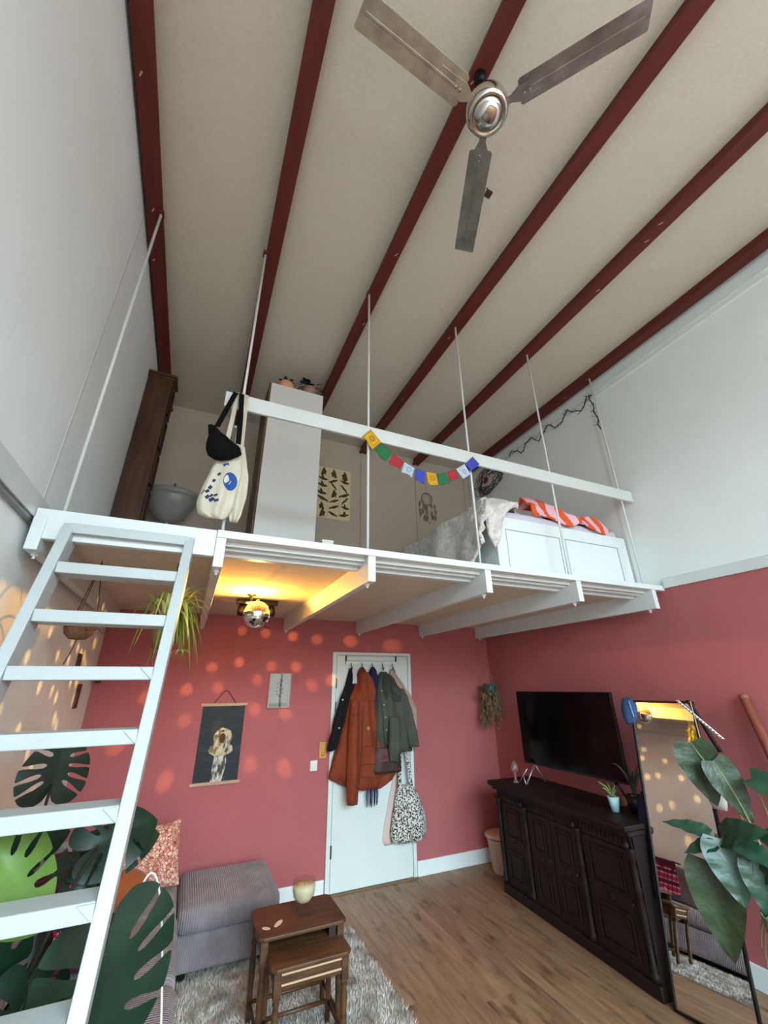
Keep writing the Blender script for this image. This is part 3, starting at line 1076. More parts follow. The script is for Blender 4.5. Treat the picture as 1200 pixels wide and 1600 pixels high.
# ---- dream catcher
def dream_catcher():
    t = thing('dream_catcher', (3.56, -0.01, 4.3), 'small pale dream catcher with feathers on the upper back wall', 'dream catcher')
    c = Vector((3.555, -0.015, 4.20))
    DC = mat('dream_catcher_grey', (120, 110, 100), 0.9)
    ring = [c + Vector((0.085 * math.cos(a), 0, 0.095 * math.sin(a))) for a in [2 * math.pi * k / 28 for k in range(29)]]
    MB().tube(ring, 0.006, 6, caps=False).build('hoop', DC, t, smooth=True)
    m = MB()
    for k in range(9):
        a, b = 2 * math.pi * k / 9, 2 * math.pi * (k + 3) / 9
        m.tube([c + Vector((0.085 * math.cos(a), 0, 0.095 * math.sin(a))), c + Vector((0.085 * math.cos(b), 0, 0.095 * math.sin(b)))], 0.0015, 4)
    m.build('web', ROPE, t)
    MB().tube([c + Vector((0, 0, 0.095)), c + Vector((0, 0.008, 0.24))], 0.0025, 5).build('hanging_cord', ROPE, t)
    rf = random.Random(5)
    FE = mat('feather_grey', (104, 92, 82), 0.95, col2=(140, 128, 116), nscale=30)
    for k in range(15):
        x = -0.12 + 0.24 * (k % 5) / 4 + rf.uniform(-.015, .015)
        z = -0.05 - 0.085 * (k // 5) + rf.uniform(-.02, .02) - 0.06 * (1 - abs(x) / 0.14)
        simple_leaf(MB(), c + Vector((x, -0.005 - 0.003 * (k % 3), z)), (x * 1.2, 0, -1), (0, -1, 0), rf.uniform(0.07, 0.10), 0.034, 0.1, 0.1).build('feather', FE, t)
    MB().lathe([(0.001, -0.012), (0.01, 0), (0.001, 0.012)], c + Vector((0.02, -0.01, -0.37)), 8).build('bead', DC, t)


dream_catcher()

# ---- twig wreath with a red flower, and twig garland, on the right wall
def twig_wreath():
    t = thing('twig_wreath', (4.33, -0.45, 4.45), 'twisted twig wreath with a red flower high on the right wall', 'wreath')
    rt = random.Random(21)
    BR = mat('bare_twig', (88, 70, 60), 0.9)
    c = Vector((XR - 0.03, -0.47, 4.43))
    for k in range(11):
        a0 = rt.uniform(0, 6.28)
        pts = []
        for i in range(13):
            a = a0 + i * 0.42
            r_ = 0.14 + 0.05 * math.sin(i * 1.3 + k) + 0.01 * i
            pts.append(c + Vector((0.02 * math.sin(i + k), 1.15 * r_ * math.cos(a), 0.75 * r_ * math.sin(a))))
        pts = [Vector((min(p.x, XR - 0.006), p.y, p.z)) for p in pts]
        MB().tube(pts, 0.005, 5).build('twig', BR, t, smooth=True)
    for k in range(6):
        a = k * 1.05
        simple_leaf(MB(), c + Vector((-0.02, 0.0, 0.0)), (-0.3, math.cos(a), math.sin(a)), (-1, 0, 0), 0.07, 0.05, -0.2).build('petal', mat('dried_red_petal', (122, 30, 30), 0.8), t, smooth=True)
    for k in range(9):
        p0 = c + Vector((0.01, 0.16 - 0.07 * k, rt.uniform(-.1, .1)))
        p1 = p0 + Vector((-0.01, rt.uniform(-.08, .14), rt.uniform(-.10, .12)))
        MB().tube([p0, (p0 + p1) / 2 + Vector((-0.006, 0.02, 0.02)), p1], [0.004, 0.003, 0.0015], 5).build('twig', BR, t)


twig_wreath()


def twig_garland():
    t = thing('twig_garland', (XR, -1.6, 4.58), 'thin dark twig garland strung along the cornice of the right wall', 'garland')
    TW = mat('dark_twig', (52, 46, 44), 0.9)
    rt = random.Random(8)
    pts = []
    for i in range(26):
        q = i / 25
        y = -0.95 - 1.33 * q
        z = 4.56 + 0.055 * math.sin(q * 27) + 0.02 * math.sin(q * 61)
        pts.append((XR - 0.032, y, z))
    for i in range(9):
        pts.append((XR - 0.10 - 0.02 * math.sin(i * 2), -2.30 - 0.004 * i, 4.55 - 0.055 * i))
    MB().tube(pts, 0.006, 6).build('main_twig', TW, t, smooth=True)
    for i, p in enumerate(pts[1:-1]):
        for k in range(3):
            a = Vector(p)
            b = a + Vector((rt.uniform(-.02, 0.0), rt.uniform(-.06, .06), rt.uniform(-.05, .05)))
            MB().tube([a, b], [0.003, 0.0012], 4, caps=False).build('twig', TW, t)


twig_garland()

# ---- prayer flags between two hanger rods
def flags():
    t = thing('prayer_flag_string', (2.12, -2.42, 3.3), 'string of small coloured prayer flags between two loft rods', 'flags')
    cols = [('yellow', (222, 172, 40)), ('green', (38, 104, 66)), ('red', (164, 44, 52)), ('white', (206, 214, 228)), ('blue', (62, 72, 168)),
            ('yellow', (222, 172, 40)), ('green', (38, 104, 66)), ('red', (164, 44, 52)), ('white', (206, 214, 228)), ('blue', (58, 68, 160))]
    A, B = Vector((1.70, -2.41, 3.365)), Vector((2.545, -2.41, 3.345))
    sag = 0.235
    P = lambda q: A.lerp(B, q) + Vector((0, 0, -sag * 4 * q * (1 - q)))
    pts = [P(i / 40) for i in range(41)]
    MB().tube(pts, 0.002, 5).build('string', ROPE, t)
    rf = random.Random(2)
    for i, (nm, c) in enumerate(cols):
        q0, q1 = i / 10 + 0.004, (i + 1) / 10 - 0.004
        a, b = P(q0), P(q1)
        tan = (b - a).normalized()
        dn = Vector((tan.z * 0.85, 0, -tan.x)).normalized()
        if dn.z > 0:
            dn = -dn
        L = 0.088 * rf.uniform(0.9, 1.08)
        if i in (7, 9):
            L *= 0.85
        rows = []
        for k in range(6):
            u = k / 5
            rows.append([a.lerp(b, v) + dn * (u * L) + Vector((0, -0.004 - 0.010 * u * math.sin(v * 5 + i * 1.7), 0)) for v in [e / 6 for e in range(7)]])
        fl = MB().grid(rows).build('flag', mat('flag_' + nm, c, 0.9, bump=0.1, bscale=50), t, smooth=True, solid=0.0015)
        tag(fl, nm + ' flag')
        if nm in ('yellow', 'white'):
            ink = mat('flag_ink_' + nm, (150, 86, 24) if nm == 'yellow' else (110, 140, 190), 0.9)
            ctr = a.lerp(b, 0.5) + dn * (L * 0.52)
            m = MB()
            for rr_ in (0.022, 0.012):
                m.tube([ctr + tan * (rr_ * math.cos(w_)) + dn * (rr_ * math.sin(w_)) + Vector((0, -0.014, 0)) for w_ in [k * math.pi / 5 for k in range(11)]], 0.0018, 4, caps=False)
            m.build('printed_emblem', ink, fl)
            f2 = MB()
            for e0, e1 in (((-.4, .16), (.4, .16)), ((-.4, .9), (.4, .9)), ((-.4, .16), (-.4, .9)), ((.4, .16), (.4, .9))):
                p0 = a.lerp(b, 0.5 + e0[0]) + dn * (L * e0[1]) + Vector((0, -0.0145, 0))
                p1 = a.lerp(b, 0.5 + e1[0]) + dn * (L * e1[1]) + Vector((0, -0.0145, 0))
                f2.tube([p0, p1], 0.0012, 4)
            f2.build('printed_border', ink, fl)


flags()

# ---- bags hanging from the end of the guard rail
def rail_bags():
    # cream tote with blue print
    CANVAS = mat('cream_canvas', (206, 198, 180), 0.9, col2=(194, 184, 164), nscale=12, bump=0.2, bscale=120)
    t = thing('canvas_tote_bag', (0.83, -2.44, 2.55), 'cream canvas tote bag with blue smiling print hanging from the loft rail', 'bag')
    D = Drape([(2.555, 0.775, 0.865, 0.02), (2.575, 0.735, 0.885, 0.03), (2.63, 0.722, 0.905, 0.045), (2.72, 0.735, 0.915, 0.05), (2.82, 0.76, 0.925, 0.045), (2.93, 0.79, 0.915, 0.03), (2.97, 0.80, 0.90, 0.015)],
              -2.43, folds=2.2, amp=0.010, seed=4)
    D.mb().build('bag_body', CANVAS, t, smooth=True)
    for x0, x1 in ((0.815, 0.835), (0.885, 0.868)):
        m = MB()
        pts = [(x0, D.y(x0, 2.93) - 0.002, 2.93), (x0 * 0.4 + x1 * 0.6, -2.445, 3.15), (x1, -2.425, 3.35), (x1, -2.405, 3.398), (x1, -2.385, 3.39)]
        rows = [[Vector(p) + Vector((e * 0.012, 0, 0)) for e in (-1, 1)] for p in pts]
        m.grid(rows).build('strap', CANVAS, t, solid=0.003)
    BL = mat('blue_print', (34, 74, 142), 0.8)
    NV = mat('navy_print', (30, 44, 84), 0.8)
    WH = mat('print_white', (220, 222, 224), 0.8)

    def patch(poly, mm, off=0.0015):
        pts = [Vector((x, D.y(x, z) - off, z)) for x, z in poly]
        n = len(pts)
        c = sum(pts, Vector()) / n
        c.y = D.y(c.x, c.z) - off
        v = [c] + pts
        return MB().add(v, [(0, i + 1, (i + 1) % n + 1) for i in range(n)]).build('print_patch', mm, t)
    cx, cz, r_ = 0.868, 2.765, 0.046
    patch([(cx + 0.8 * r_ * math.cos(a), cz + 1.15 * r_ * math.sin(a)) for a in [k * math.pi / 9 for k in range(18)]], BL, 0.002)
    m = MB()
    m.tube([Vector((cx - 0.018 + 0.02 * math.cos(a), D.y(cx, cz) - 0.006, cz + 0.003 + 0.028 * math.sin(a))) for a in [math.pi + k * math.pi / 8 for k in range(9)]], 0.0018, 5).build('printed_smile', WH, t)
    for (x, z, s_, g) in ((0.835, 2.862, 0.016, 0.3), (0.808, 2.80, 0.011, 1.0), (0.788, 2.755, 0.011, 1.2), (0.776, 2.71, 0.013, 1.1), (0.765, 2.685, 0.012, 0.8), (0.745, 2.68, 0.012, 0.6),
                        (0.77, 2.655, 0.013, 0.9), (0.792, 2.645, 0.015, 0.6), (0.815, 2.64, 0.012, 0.2), (0.808, 2.67, 0.010, 0.4), (0.788, 2.667, 0.010, 0.9)):
        patch([(x + s_ * (math.cos(g) * a - math.sin(g) * b), z + s_ * (math.sin(g) * a + math.cos(g) * b)) for a, b in ((-.9, -.6), (.9, -.6), (.9, .6), (-.9, .6))], NV if z < 2.83 else BL)
    # second, plain canvas bag behind it
    t2 = thing('plain_canvas_bag', (0.92, -2.42, 2.55), 'plain cream canvas bag hanging beside the printed tote on the loft rail', 'bag')
    D2 = Drape([(2.56, 0.895, 0.935, 0.01), (2.60, 0.885, 0.95, 0.02), (2.72, 0.88, 0.965, 0.022), (2.83, 0.885, 0.962, 0.02), (2.90, 0.89, 0.945, 0.015), (3.02, 0.885, 0.92, 0.01)], -2.418, folds=1.5, amp=0.006, seed=9)
    D2.mb().build('bag_body', CANVAS, t2, smooth=True)
    rows = [[Vector(p) + Vector((e * 0.010, 0, 0)) for e in (-1, 1)] for p in ((0.902, -2.43, 3.0), (0.895, -2.43, 3.2), (0.89, -2.415, 3.36), (0.89, -2.40, 3.398))]
    MB().grid(rows).build('strap', CANVAS, t2, solid=0.003)
    # black sling bag
    t3 = thing('black_sling_bag', (0.79, -2.48, 2.88), 'black sling bag hanging over the cream tote on the loft rail', 'bag')
    BK = mat('black_nylon', (6, 6, 8), 0.8, spec=0.15, bump=0.2, bscale=60)
    D3 = Drape([(2.87, 0.77, 0.81, 0.02), (2.89, 0.735, 0.86, 0.035), (2.93, 0.72, 0.905, 0.045), (2.965, 0.718, 0.895, 0.045), (3.01, 0.722, 0.83, 0.035), (3.05, 0.715, 0.775, 0.025), (3.075, 0.71, 0.75, 0.015)],
               -2.485, folds=1.3, amp=0.006, seed=2)
    D3.mb().build('bag_body', BK, t3, smooth=True)
    for p in (((0.757, -2.51, 3.06), (0.79, -2.49, 3.2), (0.822, -2.44, 3.36), (0.828, -2.40, 3.4)), ((0.878, -2.51, 2.98), (0.872, -2.48, 3.15), (0.858, -2.44, 3.36), (0.856, -2.40, 3.4))):
        MB().grid([[Vector(q) + Vector((e * 0.014, 0, 0)) for e in (-1, 1)] for q in p]).build('strap', BK, t3, solid=0.003)
    MB().box(0.845, 0.872, -2.478, -2.470, 3.10, 3.115).build('buckle', mat('buckle_grey', (150, 150, 150), 0.4), t3)


rail_bags()

# ---- small box on a dark dish by the wardrobe
dsh = thing('dark_dish', (1.60, -2.15, 2.494), 'small dark dish on the loft floor beside the white wardrobe', 'dish')
MB().lathe([(0.001, 0.0), (0.04, 0.0), (0.05, 0.02), (0.075, 0.055), (0.07, 0.055), (0.045, 0.024), (0.001, 0.018)], (1.50, -2.2, 2.494), 24, caps=False).build('dish_body', BLACKP, dsh, smooth=True)
bxo = MB().box(1.455, 1.53, -2.23, -2.17, 2.5455, 2.595).build('small_box', mat('cream_card', (208, 204, 192), 0.7), None, bevel=0.003)
tag(bxo, 'small cream box lying on the dark dish', 'box')

# ================================================================ BELOW THE LOFT
# ---- lamp under the loft and mirror ball
lamp = thing('ceiling_lamp', (1.19, -1.22, 2.439), 'bare glowing bulb on a black fitting under the loft', 'lamp')
LC = Vector((1.19, -1.26, 2.348))
LA = Vector((0, -0.42, 0.907)).normalized()
MB().lathe([(0.001, 0.0), (0.035, 0.0), (0.035, -0.010), (0.012, -0.016), (0.001, -0.016)], (1.19, -1.15, 2.4385), 20, caps=False).build('base_plate', BLACKM, lamp, smooth=True)
MB().tube([(1.19, -1.15, 2.425), (1.19, -1.16, 2.33), (1.19, -1.20, 2.30), LC - LA * 0.050], 0.007, 10).build('arm', BLACKP, lamp, smooth=True)
# added black bowl, open upwards and forwards, shields the walls from the bulb
bowl = [(0.0005, -0.052)] + [(0.052 * math.sin(q), -0.052 * math.cos(q)) for q in [k * math.pi / 20 for k in range(1, 11)]]
bowl += [(0.049 * math.sin(q), -0.049 * math.cos(q)) for q in [k * math.pi / 20 for k in range(10, 0, -1)]] + [(0.0005, -0.049)]
MB().lathe(bowl, LC, 28, caps=False, ax=LA).build('light_shield', BLACKM, lamp, smooth=True)
MB().lathe([(0.0005, -0.049), (0.009, -0.046), (0.011, -0.036), (0.018, -0.026), (0.016, -0.016), (0.008, -0.011), (0.0005, -0.010)], LC, 20, caps=False, ax=LA).build('bulb', mat('glowing_bulb', (255, 190, 90), 0.3, emit=((255, 186, 84), 40)), lamp, smooth=True)
pl = bpy.data.lights.new('bulb_light', 'POINT')
pl.energy = 32
pl.color = (1.0, 0.48, 0.07)
pl.shadow_soft_size = 0.006
plo = bpy.data.objects.new('bulb_light', pl)
COL.objects.link(plo)
plo.location = LC + LA * 0.002

tr = thing('track_fitting', (1.26, -0.93, 2.439), 'dark metal bracket behind the mirror ball under the loft', 'bracket')
MB().box(1.10, 1.44, -0.95, -0.91, 2.395, 2.438).build('rail', BLACKM, tr, bevel=0.004)
MB().lathe([(0.035, 0), (0.04, 0.03), (0.032, 0.085), (0.012, 0.10)], (1.15, -0.93, 2.30), 16).build('lamp_head', BLACKM, tr, smooth=True)
MB().lathe([(0.03, 0), (0.034, 0.03), (0.028, 0.075), (0.012, 0.09)], (1.39, -0.93, 2.305), 16).build('lamp_head', BLACKM, tr, smooth=True)
MB().tube(bez((1.36, -0.93, 2.33), (1.33, -0.90, 2.18), (1.40, -0.88, 2.22), 8), 0.003, 5).build('cable', BLACKP, tr)


def mirror_ball():
    c = Vector((1.207, -1.45, 2.236))
    r_ = 0.094
    t = thing('mirror_ball', (c.x, c.y, c.z), 'silver mirror ball hanging under the loft beside the glowing bulb', 'mirror ball')
    tile = MATS.get('x') or mat('mirror_tile', (232, 230, 226), 0.03, metal=1.0)
    MB().lathe([(0.001, -r_ + 0.004)] + [((r_ - 0.003) * math.sin(a), -(r_ - 0.003) * math.cos(a)) for a in [k * math.pi / 16 for k in range(1, 16)]] + [(0.001, r_ - 0.004)], c, 28, caps=False).build('core', mat('ball_core', (30, 30, 32), 0.6), t, smooth=True)
    m = MB()
    nb = 17
    for i in range(nb):
        la = math.pi * (i + 0.5) / nb
        n = max(4, int(round(2 * nb * math.sin(la))))
        hs = math.pi * r_ / nb / 2 * 0.93
        for k in range(n):
            lo = 2 * math.pi * (k + 0.5 * (i % 2)) / n
            d = Vector((math.sin(la) * math.cos(lo), math.sin(la) * math.sin(lo), math.cos(la)))
            e = Vector((-math.sin(lo), math.cos(lo), 0))
            u = d.cross(e)
            p = c + d * r_
            hw = math.pi * r_ * math.sin(la) / n * 0.93
            m.obox(p - d * 0.001, e, u, d, hw, hs, 0.0012)
    tl = m.build('mirror_tiles', tile, t)
    tl['kind'] = 'stuff'
    MB().tube([c + Vector((0, 0, r_)), (c.x, c.y, 2.4385)], 0.0015, 5).build('thread', BLACKP, t)
    MB().lathe([(0.012, 0), (0.012, 0.012), (0.004, 0.016)], c + Vector((0, 0, r_ - 0.002)), 10).build('cap', CHROME, t)
    # added spot lamps stand in for beams thrown back by mirror tiles
    back = [(1.26, 2.287), (1.5, 2.27), (1.79, 2.25), (2.06, 2.225), (2.45, 2.22), (2.98, 2.18), (1.02, 1.93), (1.27, 1.98), (1.59, 1.945), (1.85, 1.94), (1.46, 1.82), (2.03, 1.76), (0.825, 1.735), (1.10, 1.75),
            (0.50, 1.67), (0.85, 1.47), (1.47, 1.545), (2.25, 1.81), (1.77, 1.505), (0.77, 1.0), (1.48, 1.085), (1.80, 1.03), (0.60, 2.30), (1.15, 1.40), (0.35, 1.30)]
    left = [(-1.06, 2.05), (-0.86, 2.02), (-0.72, 1.99), (-0.60, 1.985), (-1.03, 1.93), (-0.50, 1.93), (-1.22, 1.74), (-1.08, 1.70), (-0.56, 1.675), (-0.97, 1.57), (-0.88, 1.525), (-0.62, 1.80), (-0.80, 1.80),
            (-0.63, 2.30), (-0.77, 2.33), (-1.02, 2.35), (-0.33, 2.10), (-1.5, 1.76), (-1.32, 1.94), (-1.65, 1.55), (-1.35, 1.42), (-1.2, 1.35), (-0.7, 1.40), (-1.6, 2.05), (-1.85, 1.9), (-2.0, 1.65), (-1.9, 1.3), (-0.45, 1.25), (-1.0, 1.15), (-1.5, 1.05)]
    tg = [Vector((x, 0, z)) for x, z in back] + [Vector((XL, y, z)) for y, z in left]
    for k, g in enumerate(tg):
        d = (g - c).normalized()
        dist = (g - c).length
        sp = bpy.data.lights.new('ball_reflection_spot', 'SPOT')
        sp.spot_size = R(5.2 if g.y == 0 else (4.6 if g.z < 2.42 else 3.2))
        sp.spot_blend = 0.9
        sp.energy = (30 if g.z < 2.42 else 14) * dist * dist / 2.2 * (0.75 + 0.35 * ((k * 7) % 5) / 4)
        sp.color = (1.0, 0.58, 0.15)
        sp.shadow_soft_size = 0.004
        so = bpy.data.objects.new('ball_reflection_spot', sp)
        COL.objects.link(so)
        so.location = c + d * (r_ + 0.006)
        so.rotation_euler = d.to_track_quat('-Z', 'Y').to_euler()


mirror_ball()

# ---- over-door coat rack
rack = thing('coat_rack', (2.69, -0.03, 1.96), 'white over-door coat rack with five black hooks', 'coat rack')
MB().box(2.385, 3.005, -0.048, -0.026, 1.965, 2.005).build('hook_board', DOORW, rack, bevel=0.002)
MB().box(2.40, 2.99, -0.040, -0.026, 2.012, 2.052).build('upper_board', DOORW, rack, bevel=0.002)
for x in (2.39, 3.0):
    MB().box(x - 0.006, x + 0.006, -0.046, -0.025, 1.975, 2.062).build('hanger_strap', BLACKM, rack)
HOOKS = [2.445, 2.572, 2.697, 2.822, 2.945]
for x in HOOKS:
    MB().tube([(x, -0.048, 1.985), (x, -0.062, 1.955), (x, -0.062, 1.925), (x, -0.078, 1.912), (x, -0.092, 1.925), (x, -0.095, 1.945)], 0.0045, 6).build('hook', BLACKM, rack, smooth=True)

# ---- coats and bags on the door
def on_drape(D, x, z, off=0.004):
    return Vector((x, D.y(x, z) - off, z))


def seam(D, pts, r_=0.003, off=0.002):
    out = []
    for a, b in zip(pts, pts[1:]):
        for k in range(8):
            t = k / 8
            out.append(on_drape(D, a[0] + (b[0] - a[0]) * t, a[1] + (b[1] - a[1]) * t, off))
    out.append(on_drape(D, pts[-1][0], pts[-1][1], off))
    return MB().tube(out, r_, 5)


YD = -0.05
# black jacket, leftmost
t = thing('black_jacket', (2.36, -0.08, 1.17), 'black jacket hanging leftmost on the door rack', 'jacket')
BK = mat('black_wool', (10, 9, 12), 0.9, bump=0.15, bscale=80)
D = Drape([(1.165, 2.205, 2.34, 0.04), (1.25, 2.225, 2.40, 0.05), (1.45, 2.29, 2.46, 0.06), (1.65, 2.345, 2.50, 0.065), (1.78, 2.385, 2.53, 0.06), (1.87, 2.41, 2.49, 0.05), (1.93, 2.425, 2.465, 0.035)], YD, 2.4, 0.014, 1)
D.mb().build('jacket_body', BK, t, smooth=True)
D = Drape([(1.16, 2.20, 2.275, 0.03), (1.4, 2.245, 2.33, 0.045), (1.62, 2.31, 2.39, 0.04), (1.72, 2.35, 2.41, 0.02)], YD - 0.045, 1.2, 0.008, 3)
D.mb().build('sleeve', BK, t, smooth=True)
for q in ((2.33, 1.62), (2.30, 1.36)):
    MB().lathe([(0.001, 0.006), (0.008, 0.004), (0.009, 0.0)], on_drape(D, q[0], q[1], 0.0), 10, ax=(0, -1, 0)).build('button', mat('white_button', (210, 210, 214), 0.4), t)
MB().grid([[(2.455 + e, -0.085 - 0.01 * k % 2, 1.925 - 0.05 * k) for e in (-0.012, 0.04)] for k in range(4)]).build('lining', mat('pale_lining', (190, 190, 204), 0.8), t, solid=0.004)

# long rust parka
t = thing('rust_parka', (2.58, -0.15, 0.8), 'long rust-brown hooded parka hanging on the door', 'coat')
RU = mat('rust_fabric', (130, 54, 22), 0.8, col2=(116, 46, 18), nscale=6, bump=0.25, bscale=30)
D = Drape([(0.80, 2.50, 2.80, 0.06), (0.85, 2.36, 2.92, 0.085), (0.92, 2.225, 2.965, 0.095), (1.05, 2.26, 2.93, 0.11), (1.25, 2.32, 2.82, 0.12), (1.45, 2.37, 2.74, 0.12), (1.62, 2.40, 2.72, 0.115), (1.72, 2.455, 2.71, 0.11), (1.82, 2.49, 2.66, 0.10), (1.90, 2.525, 2.61, 0.07), (1.94, 2.555, 2.585, 0.03)],
          YD - 0.01, 3.2, 0.016, 5, nz=40, nx=44)
DR = D
D.mb().build('coat_body', RU, t, smooth=True)
D2 = Drape([(0.70, 2.395, 2.495, 0.03), (0.74, 2.385, 2.50, 0.045), (0.95, 2.375, 2.505, 0.055), (1.2, 2.38, 2.50, 0.055), (1.45, 2.39, 2.50, 0.05), (1.62, 2.41, 2.50, 0.03)], YD - 0.125, 1.1, 0.010, 6)
D2.mb().build('sleeve', RU, t, smooth=True)
D3 = Drape([(1.60, 2.52, 2.69, 0.02), (1.70, 2.505, 2.70, 0.035), (1.80, 2.51, 2.67, 0.04), (1.89, 2.535, 2.61, 0.03)], YD - 0.105, 1.4, 0.008, 7)
D3.mb().build('hood', RU, t, smooth=True)
DK = mat('rust_seam', (92, 34, 14), 0.85)
seam(D, [(2.55, 1.55), (2.535, 1.25), (2.52, 0.86)], 0.004, 0.003).build('front_placket', DK, t)
seam(D, [(2.53, 1.02), (2.70, 1.03), (2.88, 1.05)]).build('quilt_seam', DK, t)
seam(D, [(2.53, 1.18), (2.66, 1.19), (2.83, 1.18)]).build('quilt_seam', DK, t)
seam(D, [(2.52, 0.92), (2.70, 0.90), (2.93, 0.94)]).build('quilt_seam', DK, t)
seam(D2, [(2.40, 1.5), (2.43, 1.47), (2.48, 1.48)]).build('cuff_seam', DK, t)
MB().lathe([(0.001, 0.006), (0.018, 0.004), (0.020, 0.0)], on_drape(D, 2.60, 1.345, 0.0), 14, ax=(0, -1, 0)).build('badge', mat('tan_badge', (176, 120, 82), 0.6), t, smooth=True)

# navy fringed scarf
t = thing('navy_scarf', (2.68, -0.07, 0.66), 'navy blue fringed scarf hanging behind the rust parka', 'scarf')
NV = mat('navy_wool', (26, 28, 74), 0.95, bump=0.4, bscale=90)
Drape([(0.86, 2.625, 2.755, 0.03), (1.2, 2.63, 2.75, 0.04), (1.6, 2.64, 2.76, 0.07), (1.8, 2.645, 2.765, 0.075), (1.90, 2.66, 2.745, 0.06), (1.945, 2.685, 2.72, 0.03)], YD, 1.6, 0.008, 8).mb().build('scarf_body', NV, t, smooth=True)
rs = random.Random(4)
for k in range(9):
    x = 2.632 + 0.0145 * k
    MB().tube(bez((x, -0.07, 0.87), (x + rs.uniform(-.01, .01), -0.085, 0.76), (x + rs.uniform(-.008, .008), -0.075, 0.645 + rs.uniform(-.012, .02)), 5), [0.006, 0.006, 0.0055, 0.005, 0.0045, 0.003], 5).build('fringe', NV, t)

# tan/pink rain coat at the right
t = thing('pale_tan_jacket', (3.1, -0.08, 1.2), 'pale tan jacket hanging behind the green parka', 'jacket')
TN = mat('pale_tan_fabric', (176, 144, 130), 0.85, bump=0.2, bscale=40)
Drape([(1.22, 3.02, 3.205, 0.03), (1.32, 3.01, 3.235, 0.05), (1.5, 3.0, 3.24, 0.06), (1.62, 2.97, 3.185, 0.065), (1.75, 2.93, 3.085, 0.06), (1.87, 2.90, 2.99, 0.045), (1.92, 2.925, 2.965, 0.03)], YD, 1.8, 0.012, 9).mb().build('jacket_body', TN, t, smooth=True)

# green parka
t = thing('green_parka', (2.88, -0.15, 1.04), 'olive green snap-button parka hanging on the door', 'coat')
GR = mat('olive_fabric', (72, 76, 64), 0.8, col2=(62, 66, 56), nscale=8, bump=0.2, bscale=30)
D = Drape([(1.10, 2.74, 3.16, 0.07), (1.16, 2.70, 3.165, 0.095), (1.30, 2.665, 3.14, 0.12), (1.45, 2.68, 3.11, 0.13), (1.58, 2.70, 3.08, 0.13), (1.70, 2.715, 3.04, 0.12), (1.78, 2.73, 2.97, 0.10), (1.85, 2.755, 2.91, 0.08), (1.895, 2.79, 2.86, 0.04)],
          YD - 0.015, 3.0, 0.016, 11, nz=36, nx=40)
D.mb().build('coat_body', GR, t, smooth=True)
Drape([(1.145, 3.085, 3.205, 0.03), (1.25, 3.055, 3.19, 0.05), (1.45, 3.01, 3.14, 0.055), (1.62, 2.97, 3.09, 0.05), (1.72, 2.96, 3.04, 0.02)], YD - 0.09, 1.2, 0.010, 12).mb().build('sleeve', GR, t, smooth=True)
Drape([(1.035, 2.83, 2.925, 0.025), (1.15, 2.815, 2.945, 0.05), (1.3, 2.82, 2.955, 0.05), (1.45, 2.83, 2.95, 0.02)], YD - 0.155, 1.1, 0.008, 13).mb().build('sleeve', GR, t, smooth=True)
Drape([(1.60, 2.78, 2.95, 0.02), (1.70, 2.765, 2.96, 0.035), (1.80, 2.78, 2.93, 0.035), (1.86, 2.80, 2.88, 0.02)], YD - 0.105, 1.5, 0.010, 14).mb().build('hood', mat('olive_fabric_dark', (54, 54, 46), 0.85, bump=0.2, bscale=30), t, smooth=True)
DKG = mat('olive_seam', (44, 47, 40), 0.85)
seam(D, [(2.745, 1.70), (2.76, 1.5), (2.80, 1.15)], 0.004).build('front_placket', DKG, t)
m = MB()
P4 = [on_drape(D, x, z, 0.006) for x, z in ((2.88, 1.60), (2.98, 1.59), (2.985, 1.68), (2.885, 1.69))]
m.add(P4, [(0, 1, 2, 3)]).build('pocket_flap', mat('olive_fabric_dark', (54, 54, 46), 0.85), t, solid=0.008, bevel=0.003)
SNAP = mat('snap_button', (206, 204, 198), 0.3, metal=0.7)
for q in ((2.755, 1.70), (2.775, 1.56), (2.79, 1.44), (2.805, 1.32), (2.82, 1.20)):
    MB().lathe([(0.001, 0.006), (0.009, 0.004), (0.010, 0.0)], on_drape(D, q[0] + 0.012, q[1], 0.0), 10, ax=(0, -1, 0)).build('snap_button', SNAP, t, smooth=True)

# small dark pouch under the green parka
t = thing('brown_shoulder_bag', (2.81, -0.10, 0.94), 'dark brown shoulder bag showing below the green parka', 'bag')
BRB = mat('brown_leather', (58, 40, 38), 0.55, bump=0.15, bscale=50)
D = Drape([(0.935, 2.645, 2.985, 0.05), (0.96, 2.635, 2.99, 0.06), (1.08, 2.65, 2.985, 0.065), (1.16, 2.68, 2.96, 0.05)], YD - 0.085, 1.5, 0.006, 15)
D.mb().build('bag_body', BRB, t, smooth=True)
P4 = [on_drape(D, x, z, 0.004) for x, z in ((2.725, 1.04), (2.81, 1.04), (2.815, 1.14), (2.73, 1.14))]
MB().add(P4, [(0, 1, 2, 3)]).build('patch', mat('maroon_patch', (104, 44, 44), 0.7), t, solid=0.003)
seam(D, [(2.645, 0.965), (2.80, 0.962), (2.985, 0.965)], 0.005).build('bottom_binding', mat('maroon_binding', (88, 48, 46), 0.6), t)
MB().tube([(2.70, -0.17, 1.14), (2.71, -0.12, 1.5), (2.70, -0.085, 1.92)], 0.008, 6).build('strap', BRB, t)

